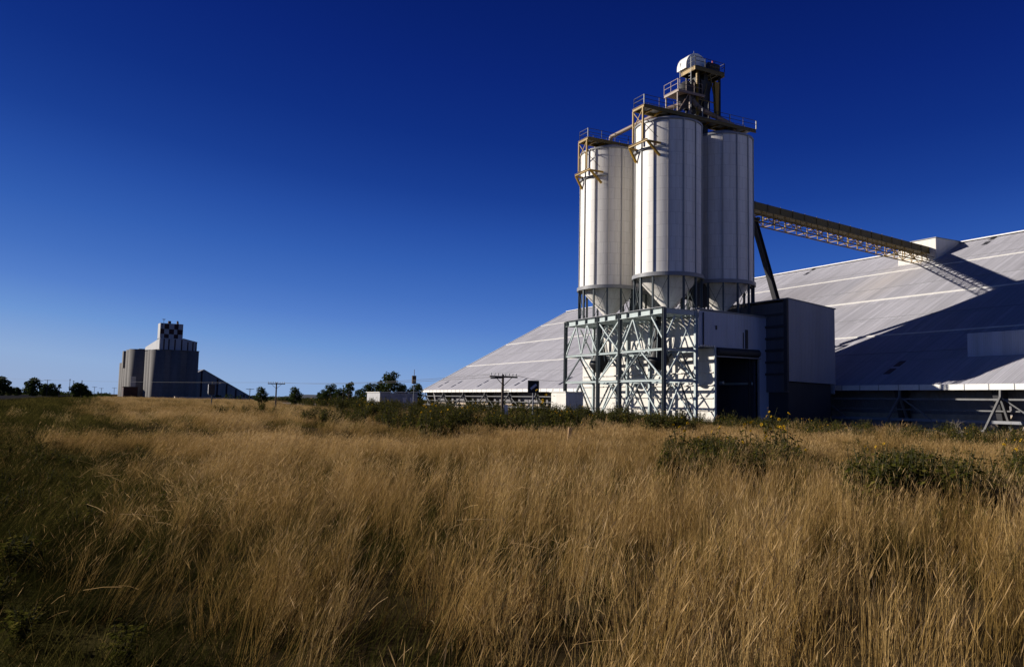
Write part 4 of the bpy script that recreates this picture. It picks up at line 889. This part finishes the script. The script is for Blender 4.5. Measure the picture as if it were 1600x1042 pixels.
def grass_clump(name, n_st, n_ba, rad, h0, h1, w, seed, mats, seeds=True, lean0=0.10):
    global rng; keep = rng; rng = np.random.default_rng(seed)
    V, F, MI = [], [], []
    for k in range(n_st):
        r = rad * math.sqrt(rng.random()); an = rng.uniform(0, 6.283); p = (r * math.cos(an), r * math.sin(an))
        h = rng.uniform(h0, h1); az = rng.normal(0, 1.1); ln = abs(rng.normal(lean0, 0.13)) * h * 1.5
        x, y, z = blade(V, F, MI, p, h, ln, az, w, 0, 3, 0.35)
        if seeds and rng.random() < 0.6:
            L_ = rng.uniform(0.06, 0.15); ww = w * rng.uniform(0.45, 0.8); o = len(V); dx_, dy_ = math.cos(az) * L_ * 0.5, math.sin(az) * L_ * 0.5; fc = rng.uniform(0, 3.14)
            c1, s1 = math.cos(fc) * ww, math.sin(fc) * ww
            V += [(x, y, z), (x + dx_ * 0.4 - c1, y + dy_ * 0.4 - s1, z + L_ * 0.35), (x + dx_, y + dy_, z + L_ * 0.85), (x + dx_ * 0.4 + c1, y + dy_ * 0.4 + s1, z + L_ * 0.35)]; F.append((o, o + 1, o + 2, o + 3)); MI.append(1)
    for k in range(n_ba):
        r = rad * math.sqrt(rng.random()); an = rng.uniform(0, 6.283); h = rng.uniform(0.2, 0.5) * h0
        blade(V, F, MI, (r * math.cos(an), r * math.sin(an)), h, h * rng.uniform(0.3, 1.1), rng.uniform(0, 6.283), w * 1.2, 2, 2, 0.6)
    me = bpy.data.meshes.new(name); me.from_pydata(V, [], F)
    for q in mats: me.materials.append(q)
    me.polygons.foreach_set('material_index', MI); me.update()
    rng = keep; o = bpy.data.objects.new(name, me); return o
GM = [M['straw'], M['seed'], M['basal']]
near_c = hidden_collection('grass_near', [grass_clump('grass_tuft_near_%d' % k, 38, 30, 0.13, 0.32, 0.70, 0.0042, 20 + k, GM) for k in range(9)])
far_c = hidden_collection('grass_far', [grass_clump('grass_tuft_far_%d' % k, 76, 16, 0.5, 0.30, 0.56, 0.0085, 40 + k, GM) for k in range(5)])
GG = [M['green'], M['seed'], M['green']]
loose_c = hidden_collection('loose_stalks', [grass_clump('loose_stalks_%d' % k, 7, 2, 0.34, 0.3, 0.62, 0.0042, 120 + k, GM, True, 0.35) for k in range(6)])
def litter(name, seed):
    global rng; keep = rng; rng = np.random.default_rng(seed); V, F, MI = [], [], []
    for k in range(3):
        p = rng.uniform(-0.4, 0.4, 2); az = rng.uniform(0, 6.283); L_ = rng.uniform(0.15, 0.42); z0 = rng.uniform(0.2, 0.45); o = len(V); dz = rng.uniform(-0.12, 0.25) * L_
        d = np.array([math.cos(az), math.sin(az), dz / L_]); sd = np.array([0, 0, 0.0015])
        for t in (0, 0.5, 1.0):
            q = np.array([p[0], p[1], z0]) + d * L_ * t + np.array([0, 0, -0.04 * t * t]); V.append(tuple(q - sd)); V.append(tuple(q + sd))
        F += [(o, o + 1, o + 3, o + 2), (o + 2, o + 3, o + 5, o + 4)]; MI += [1, 1]
    me = bpy.data.meshes.new(name); me.from_pydata(V, [], F); [me.materials.append(q) for q in GM]; me.polygons.foreach_set('material_index', MI); me.update(); rng = keep
    return bpy.data.objects.new(name, me)
litter_c = hidden_collection('straw_litter', [litter('broken_straws_%d' % k, 140 + k) for k in range(6)])
green_c = hidden_collection('grass_green', [grass_clump('green_tuft_%d' % k, 40, 44, 0.24, 0.12, 0.44, 0.005, 60 + k, GG, False, 0.35) for k in range(5)])
greenf_c = hidden_collection('grass_green_far', [grass_clump('green_tuft_far_%d' % k, 50, 20, 0.7, 0.10, 0.24, 0.013, 80 + k, GG, False, 0.3) for k in range(4)])

def vnoise(x, y, seed=0):
    """smooth value noise, 0..1"""
    def h(i, j): return np.modf(np.abs(np.sin(i * 127.1 + j * 311.7 + seed * 74.7) * 43758.5453))[0]
    xi, yi = np.floor(x), np.floor(y); xf, yf = x - xi, y - yi; u, v = xf * xf * (3 - 2 * xf), yf * yf * (3 - 2 * yf)
    return (h(xi, yi) * (1 - u) + h(xi + 1, yi) * u) * (1 - v) + (h(xi, yi + 1) * (1 - u) + h(xi + 1, yi + 1) * u) * v
def fbm(x, y, seed=0): return 0.55 * vnoise(x, y, seed) + 0.3 * vnoise(x * 2.1, y * 2.1, seed + 3) + 0.15 * vnoise(x * 4.3, y * 4.3, seed + 9)
def sample(dens, y0, y1, half=0.86, extra=3.0):
    area = half * (y1 ** 2 - y0 ** 2) + 2 * extra * (y1 - y0); n = int(area * dens)
    y = np.sqrt(rng.random(n) * (y1 ** 2 - y0 ** 2) + y0 ** 2); x = rng.uniform(-1, 1, n) * (half * y + extra); return x, y
def a_of(x, y): return x * AV[0] + y * AV[1]
def edge(x, y): return 0.85 + (3.2 * (fbm(x * 0.25, y * 0.25, 5) - 0.5) + 2.4 * (fbm(x * 1.1, y * 0.8, 6) - 0.5)) * np.clip(y / 12, 0.7, 3.0)     # border between green verge and straw
def weed_edge(x, y):
    """a beyond which the trackside weeds take over"""
    px = 800 + FPX * x / np.maximum(y, 1)
    return np.interp(px, [-200, 380, 470, 640, 900, 1060, 1110, 1700], [60, 60, 30, 12.5, 20.5, 27.0, 33.5, 33.0]) + 3.0 * (fbm(x * 0.3, y * 0.3, 8) - 0.5)
def leanfield(x, y):
    k = np.clip((2.0 - x) / 8.0, -0.15, 1.0); return 0.02 + 0.42 * k + 0.20 * (fbm(x * 0.35, y * 0.35, 2) - 0.5)
def mk(x, y, nvar, base, spread, az_sd=0.55, tint_off=0.0):
    n = len(x); z = ground_z(x, y); ln = leanfield(x, y)
    rot = np.zeros((n, 3)); rot[:, 2] = rng.normal(0, az_sd, n) + 0.1; rot[:, 1] = ln + rng.normal(0, 0.09, n)   # tilt about local y: over to +X
    patch = fbm(x * 0.22, y * 0.16, 1); fine = fbm(x * 1.3, y * 1.0, 4)
    sc = base * (1 - spread / 2 + spread * rng.random(n)) * (0.62 + 0.75 * patch)
    tnt = np.clip(0.56 + 0.9 * (patch - 0.5) + 0.5 * (fine - 0.5) + rng.normal(0, 0.19, n) + tint_off, 0.02, 0.98)
    scl = np.stack([sc * rng.uniform(0.9, 1.1, n), sc * rng.uniform(0.9, 1.1, n), sc * rng.uniform(0.85, 1.15, n)], 1)
    return np.stack([x, y, z - 0.02], 1), rot, scl, rng.integers(0, nvar, n), tnt
def dark_bands(x, y):
    return dark0(x, y) + 0.07 * np.clip((4 - a_of(x, y)) / 6, 0, 1)
def dark0(x, y):
    """thin, trampled or green strips inside the straw"""
    return fbm(x * 0.055 + 3, y * 0.17, 12) * 0.6 + 0.4 * fbm(x * 0.5, y * 0.3, 15)
def cat(*L): return [np.concatenate(q) for q in zip(*L)]
# straw near and far
def gaps(x, y): return np.clip((fbm(x * 1.3, y * 1.3, 17) - 0.36) * 5.0, 0.2, 1)
x, y = sample(17, 1.6, 22); a = a_of(x, y); bd = dark_bands(x, y); soft = rng.normal(0, 0.5, len(x))
ok = (a + soft > edge(x, y)) & (a < weed_edge(x, y)) & (rng.random(len(x)) < np.clip(1.55 - 1.5 * np.clip(bd - 0.42, 0, 1) * 4, 0.4, 1) * gaps(x, y)); near_set = mk(x[ok], y[ok], 9, 1.0, 0.5, 1.0)
scatter('dry_grass', 'tall golden dry grass filling the near field', *near_set, near_c)
S = []
for (d, y0, y1, b) in ((4.6, 20, 60, 1.0), (1.6, 58, 130, 1.15), (0.45, 128, 330, 1.3)):
    x, y = sample(d, y0, y1); a = a_of(x, y); bd = dark_bands(x, y); soft = rng.normal(0, 0.9, len(x))
    g = np.clip((fbm(x * 0.6, y * 0.45, 18) - 0.33) * 4.5, 0.1, 1)
    ok = (a + soft > edge(x, y)) & (a < weed_edge(x, y)) & (rng.random(len(x)) < np.clip(1.5 - 1.5 * np.clip(bd - 0.42, 0, 1) * 4, 0.2, 1) * g); S.append(mk(x[ok], y[ok], 5, b, 0.35, tint_off=0.04))
scatter('dry_grass', 'golden dry grass of the middle and far field', *cat(*S), far_c)
# broken straws lying in the top of the grass, and single stalks above it
x, y = sample(0.55, 3.4, 26); a = a_of(x, y); ok = (a > edge(x, y) - 2) & (a < weed_edge(x, y))
scatter('dry_grass', 'broken pale straws lying across the near grass', *mk(x[ok], y[ok], 6, 1.0, 0.3, 3.0, 0.05), litter_c)
# green verge: near and far, thinning into the straw
x, y = sample(19, 1.6, 20); a = a_of(x, y); e = edge(x, y); bd = dark_bands(x, y); soft = rng.normal(0, 0.6, len(x))
ok = ((a + soft < e + 1.2) | (rng.random(len(x)) < np.clip((bd - 0.44) * 3.5, 0, 0.8))) & (a < weed_edge(x, y)) & (rng.random(len(x)) < np.clip((fbm(x * 1.2, y * 1.2, 27) - 0.15) * 4, 0.5, 1))
scatter('green_grass', 'dark green grass of the verge at the left', *mk(x[ok], y[ok], 5, 1.0, 0.8, 1.2, -0.08), green_c)
S = []
for (d, y0, y1, b) in ((3.4, 19, 60, 1.0), (0.8, 58, 240, 1.5)):
    x, y = sample(d, y0, y1); a = a_of(x, y); e = edge(x, y); bd = dark_bands(x, y); soft = rng.normal(0, 1.2, len(x))
    ok = ((a + soft < e + 1.5) | (rng.random(len(x)) < np.clip((bd - 0.45) * 3, 0, 0.6))) & (a > -14.5) & (a < weed_edge(x, y)); S.append(mk(x[ok], y[ok], 4, b, 0.5, 1.2, -0.05))
scatter('green_grass', 'short green grass of the far verge beside the road', *cat(*S), greenf_c)
# a thin sprinkle of pale stalks inside the green verge
x, y = sample(13, 2.8, 34); a = a_of(x, y); e = edge(x, y); ok = (a < e + 1) & (a > e - 10) & (rng.random(len(x)) < np.clip((fbm(x * 0.6, y * 0.5, 21) - 0.28) * 2.6, 0.12, 1))
scatter('dry_grass', 'loose pale stalks standing in the green verge', *mk(x[ok], y[ok], 6, 0.8, 0.5, 0.9, -0.14), loose_c)

# ---- leafy weeds
def weed_mesh(name, seed, h, w, n_stem, n_leaf, leaf, flower=0, mats=None):
    rl = np.random.default_rng(seed); s = MB(); fl_ = []
    for k in range(n_stem):
        an = rl.uniform(0, 6.28); r0 = rl.uniform(0, 0.12) * w; top = np.array([math.cos(an) * w * 0.5 * rl.uniform(0.2, 1), math.sin(an) * w * 0.5 * rl.uniform(0.2, 1), h * rl.uniform(0.6, 1.0)])
        p0 = np.array([math.cos(an) * r0, math.sin(an) * r0, 0]); md_ = p0 * 0.5 + top * 0.5 + np.array([0, 0, 0.12 * h])
        s.tube(p0, md_, 0.012, 0.009, n=5, caps=False); s.tube(md_, top, 0.009, 0.005, n=5, caps=False)
        for j in range(n_leaf):
            t = rl.uniform(0.18, 1.0); c = p0 + (md_ - p0) * min(1, t * 2) if t < 0.5 else md_ + (top - md_) * (2 * t - 1)
            az = rl.uniform(0, 6.28); L_ = leaf * rl.uniform(0.6, 1.3) * (1.15 - 0.4 * t); dr = np.array([math.cos(az), math.sin(az), rl.uniform(-0.7, 0.35)]); dr /= np.linalg.norm(dr)
            sd = np.cross(dr, [0, 0, 1]); sd /= np.linalg.norm(sd); pt = c + dr * L_ * 0.45; dp = np.array([0, 0, -0.12 * L_])
            s.add([pt, pt + dr * L_ * 0.35 + sd * L_ * 0.36, pt + dr * L_ * 1.05 + dp, pt + dr * L_ * 0.35 - sd * L_ * 0.36], [(0, 1, 2, 3)], 1)
        if flower and k < flower:
            nr = np.array([-0.55 + rl.normal() * 0.4, -0.6 + rl.normal() * 0.3, 0.5]); nr /= np.linalg.norm(nr); u = np.cross(nr, [0, 0, 1]); u /= np.linalg.norm(u); v_ = np.cross(nr, u); c = top + nr * 0.02
            f = MB(); fl_.append(f)
            for q in range(12):
                t = q * math.pi / 6; d1 = u * math.cos(t) + v_ * math.sin(t); d2 = -u * math.sin(t) + v_ * math.cos(t); R_ = 0.046 + 0.010 * rl.random()
                f.add([c + d1 * 0.018, c + d1 * R_ * 0.6 + d2 * 0.016, c + d1 * R_ + nr * 0.008, c + d1 * R_ * 0.6 - d2 * 0.016], [(0, 1, 2, 3)], 0)
            f.add([c + (u * math.cos(t) + v_ * math.sin(t)) * 0.024 + nr * 0.012 for t in np.linspace(0, 6.28, 9)[:-1]], [tuple(range(8))], 1)
    return s, fl_
weeds = []
for k in range(6):
    s, f = weed_mesh('weed', 100 + k, 1.25 + 0.15 * (k % 3), 1.15, 11, 18, 0.15, 1 if k < 2 else 0)
    for g in f:
        o = len(s.v); s.v += g.v; s.f += [tuple(i + o for i in q) for q in g.f]; s.m += [q + 2 for q in g.m]; s.sm += g.sm
    weeds.append(s.build('weed_clump_%d' % k, [M['weedstem'], M['weedleaf'], M['petal'], M['eye']]))
weed_c = hidden_collection('weeds', weeds)
x, y = sample(1.25, 26, 78, 0.8); a = a_of(x, y); we = weed_edge(x, y); aa = a + A0
ok = (a > we - 0.8) & (aa < -9.2) & (fbm(x * 0.4, y * 0.3, 30) > np.where(x > 14, 0.44, 0.47)); x, y = x[ok], y[ok]; n = len(x)
big = np.where(x > 14, 0.5, 0.92) * (0.45 + 1.1 * fbm(x * 0.4, y * 0.4, 33)); sc = big * rng.uniform(0.5, 1.2, n)
S = [(np.stack([x, y, np.zeros(n)], 1), np.stack([rng.normal(0, .06, n), rng.normal(0, .06, n), rng.uniform(0, 6.28, n)], 1), np.stack([sc] * 3, 1), rng.integers(0, 6, n), rng.random(n))]
x, y = sample(0.28, 76, 150, 0.45); a = a_of(x, y); we = weed_edge(x, y); aa = a + A0; ok = (a > we - 0.5) & (aa < -9.2) & (fbm(x * 0.2, y * 0.2, 31) > 0.42); x, y = x[ok], y[ok]; n = len(x); sc = rng.uniform(0.8, 1.5, n)
S.append((np.stack([x, y, np.zeros(n)], 1), np.stack([0 * x, 0 * x, rng.uniform(0, 6.28, n)], 1), np.stack([sc] * 3, 1), rng.integers(0, 6, n), rng.random(n)))
# between the track and the frame, and low weeds on the ballast
x = rng.uniform(-4.4, -4.0, 130); b = rng.uniform(-40, 24, 130); P = np.array([W(q, w_, 0) for q, w_ in zip(x, b)]); sc = rng.uniform(0.35, 0.8, 130)
S.append((P, np.stack([0 * x, 0 * x, rng.uniform(0, 6.28, 130)], 1), np.stack([sc] * 3, 1), rng.integers(0, 6, 130), rng.random(130)))
x = rng.uniform(-14.5, -8.6, 560); b = rng.uniform(-56, 30, 560); P = np.array([W(q, w_, 0.05) for q, w_ in zip(x, b)]); sc = rng.uniform(0.3, 0.85, 560)
S.append((P, np.stack([0 * x, 0 * x, rng.uniform(0, 6.28, 560)], 1), np.stack([sc] * 3, 1), rng.integers(0, 6, 560), rng.random(560)))
# low dark bushes in the straw at the right, and a few in the middle distance at left
def patch(px0, px1, py0, py1, n, s0, s1):
    P = np.array([ground_at(rng.uniform(px0, px1), rng.uniform(py0, py1)) for _ in range(n)]); P[:, 2] = ground_z(P[:, 0], P[:, 1]) - 0.02; sc = rng.uniform(s0, s1, n)
    return (P, np.stack([0 * sc, 0 * sc, rng.uniform(0, 6.28, n)], 1), np.stack([sc * 1.1, sc * 1.1, sc], 1), rng.integers(3, 6, n), rng.random(n))
S.append(patch(1335, 1510, 765, 812, 95, 0.36, 0.8)); S.append(patch(1375, 1450, 742, 780, 34, 0.4, 0.75)); S.append(patch(1300, 1560, 745, 830, 34, 0.25, 0.5)); S.append(patch(1540, 1690, 760, 805, 60, 0.35, 0.7)); S.append(patch(1035, 1250, 730, 770, 130, 0.32, 0.68)); S.append(patch(1240, 1600, 695, 740, 46, 0.2, 0.5)); S.append(patch(1235, 1290, 742, 765, 22, 0.3, 0.5))
S.append(patch(340, 480, 640, 652, 26, 0.5, 0.9))
x, y = sample(3.2, 2.6, 30); a = a_of(x, y); e = edge(x, y); ok = (a < e - 0.2) & (a > e - 12) & (fbm(x * 0.8, y * 0.8, 41) > 0.46); x, y = x[ok], y[ok]; n = len(x); sc = rng.uniform(0.14, 0.34, n)
S.append((np.stack([x, y, ground_z(x, y) - 0.02], 1), np.stack([0 * x, 0 * x, rng.uniform(0, 6.28, n)], 1), np.stack([sc * 1.4, sc * 1.4, sc], 1), rng.integers(3, 6, n), rng.random(n))); S.append(patch(470, 620, 648, 668, 90, 0.6, 1.0)); S.append(patch(1240, 1330, 752, 772, 24, 0.3, 0.45))
x, y = sample(1.4, 26, 95, 0.8); a = a_of(x, y); we = weed_edge(x, y); ok = (a > we - 1.5) & (a + A0 < -9.4) & (fbm(x * 0.4, y * 0.3, 30) < 0.53)
scatter('dry_grass', 'tawny grass showing between the trackside weeds', *mk(x[ok], y[ok], 5, 1.15, 0.5, tint_off=-0.05), far_c)
scatter('trackside_weeds', 'dense dark leafy weeds between the straw and the railway', *cat(*S), weed_c)

# ---- sunflower plants one can tell apart
def sunflower(seed, h, w, stems, leaves, fl):
    t = thing('sunflower_plant', 'leafy wild sunflower plant with small yellow heads in the straw', 'plant')
    s, f = weed_mesh('sun', seed, h, w, stems, leaves, 0.15, fl)
    s.build('foliage', [M['weedstem'], M['weedleaf']], t); [g.build('flower_head', [M['petal'], M['eye']], t) for g in f]; return t
protos = [sunflower(201, 1.35, 0.8, 8, 17, 4), sunflower(202, 1.2, 0.55, 5, 16, 2), sunflower(203, 1.5, 0.95, 10, 15, 5)]
GS = 'wild sunflower plants standing in the straw before the silos'
spots = [(1228, 742, 2, 0.98, 'large leafy sunflower plant at the right end of the row in the straw'), (1205, 738, 0, 0.9, None), (1170, 735, 0, 0.92, None), (1188, 745, 1, 0.85, None), (1150, 742, 1, 0.75, None), (1112, 738, 1, 1.0, 'thin sunflower plant standing clear above the straw before the frame'), (1130, 748, 2, 0.7, None), (1085, 742, 1, 0.75, None), (1062, 735, 0, 0.85, None), (1248, 752, 1, 0.7, None), (1577, 752, 1, 0.95, 'lone sunflower near the right edge of the picture'), (1600, 760, 2, 0.85, None),
         (1200, 690, 2, 1.15, 'sunflower plant against the dark doorway, highest yellow heads'), (890, 676, 2, 1.15, 'sunflower plant in front of the white hut'), (872, 678, 0, 1.1, None), (843, 672, 2, 1.75, 'tall sunflower plant beside the black board'), (668, 680, 0, 1.3, None), (1348, 742, 1, 0.7, 'single thin weed stalk in the bright straw at right'), (1377, 738, 1, 0.78, None), (1315, 765, 1, 0.6, None)]
used = set()
for (px, py, k, sc, lab) in spots:
    p = ground_at(px, py); p[2] = float(ground_z(p[0], p[1])); lab = lab or 'leafy wild sunflower plant in the row of weeds'
    if k not in used: used.add(k); t = protos[k]; t.location = tuple(map(float, p)); t.rotation_euler = (0, 0, random.uniform(0, 6)); t.scale = (sc,) * 3; tag(t, lab, 'plant', GS)
    else: dup(protos[k], p, random.uniform(0, 6), sc, lab, GS)
# bare shrub by the track
p = ground_at(1497, 690); t = thing('bare_shrub', 'leafless pale twiggy shrub in front of the dark wall at right', 'shrub', p)
s = MB(); rl = np.random.default_rng(5)
def twig(p, d, L_, r, lev):
    q = p + d * L_; s.tube(p, q, r, r * 0.6, n=6, caps=False)
    if lev:
        for _ in range(3 if lev > 1 else 2): e = d + rl.normal(size=3) * 0.5; e[2] = abs(e[2]) * 0.7 + 0.2; e /= np.linalg.norm(e); twig(q - d * L_ * rl.uniform(0, 0.35), e, L_ * rl.uniform(0.55, 0.8), r * 0.6, lev - 1)
for k in range(6):
    d = np.array([rl.normal() * 0.6, rl.normal() * 0.4, 1.0]); d /= np.linalg.norm(d); twig(np.zeros(3), d, rl.uniform(0.4, 0.7), 0.022, 3)
s.build('branches', M['deadwood'], t)
# weathered marker stub in the weeds
p = ground_at(888, 694); mbk = MB(); mbk.box((-0.07, -0.05, 0), (0.07, 0.05, 0.7)); o = mbk.build('marker_post', plain('bleached_wood', (0.30, 0.19, 0.11), 0.9, 0.3, 8)); o.location = tuple(map(float, p)); o.rotation_euler = (0.0, 0.12, 0.3); tag(o, 'short bleached timber marker post among the weeds', 'post')
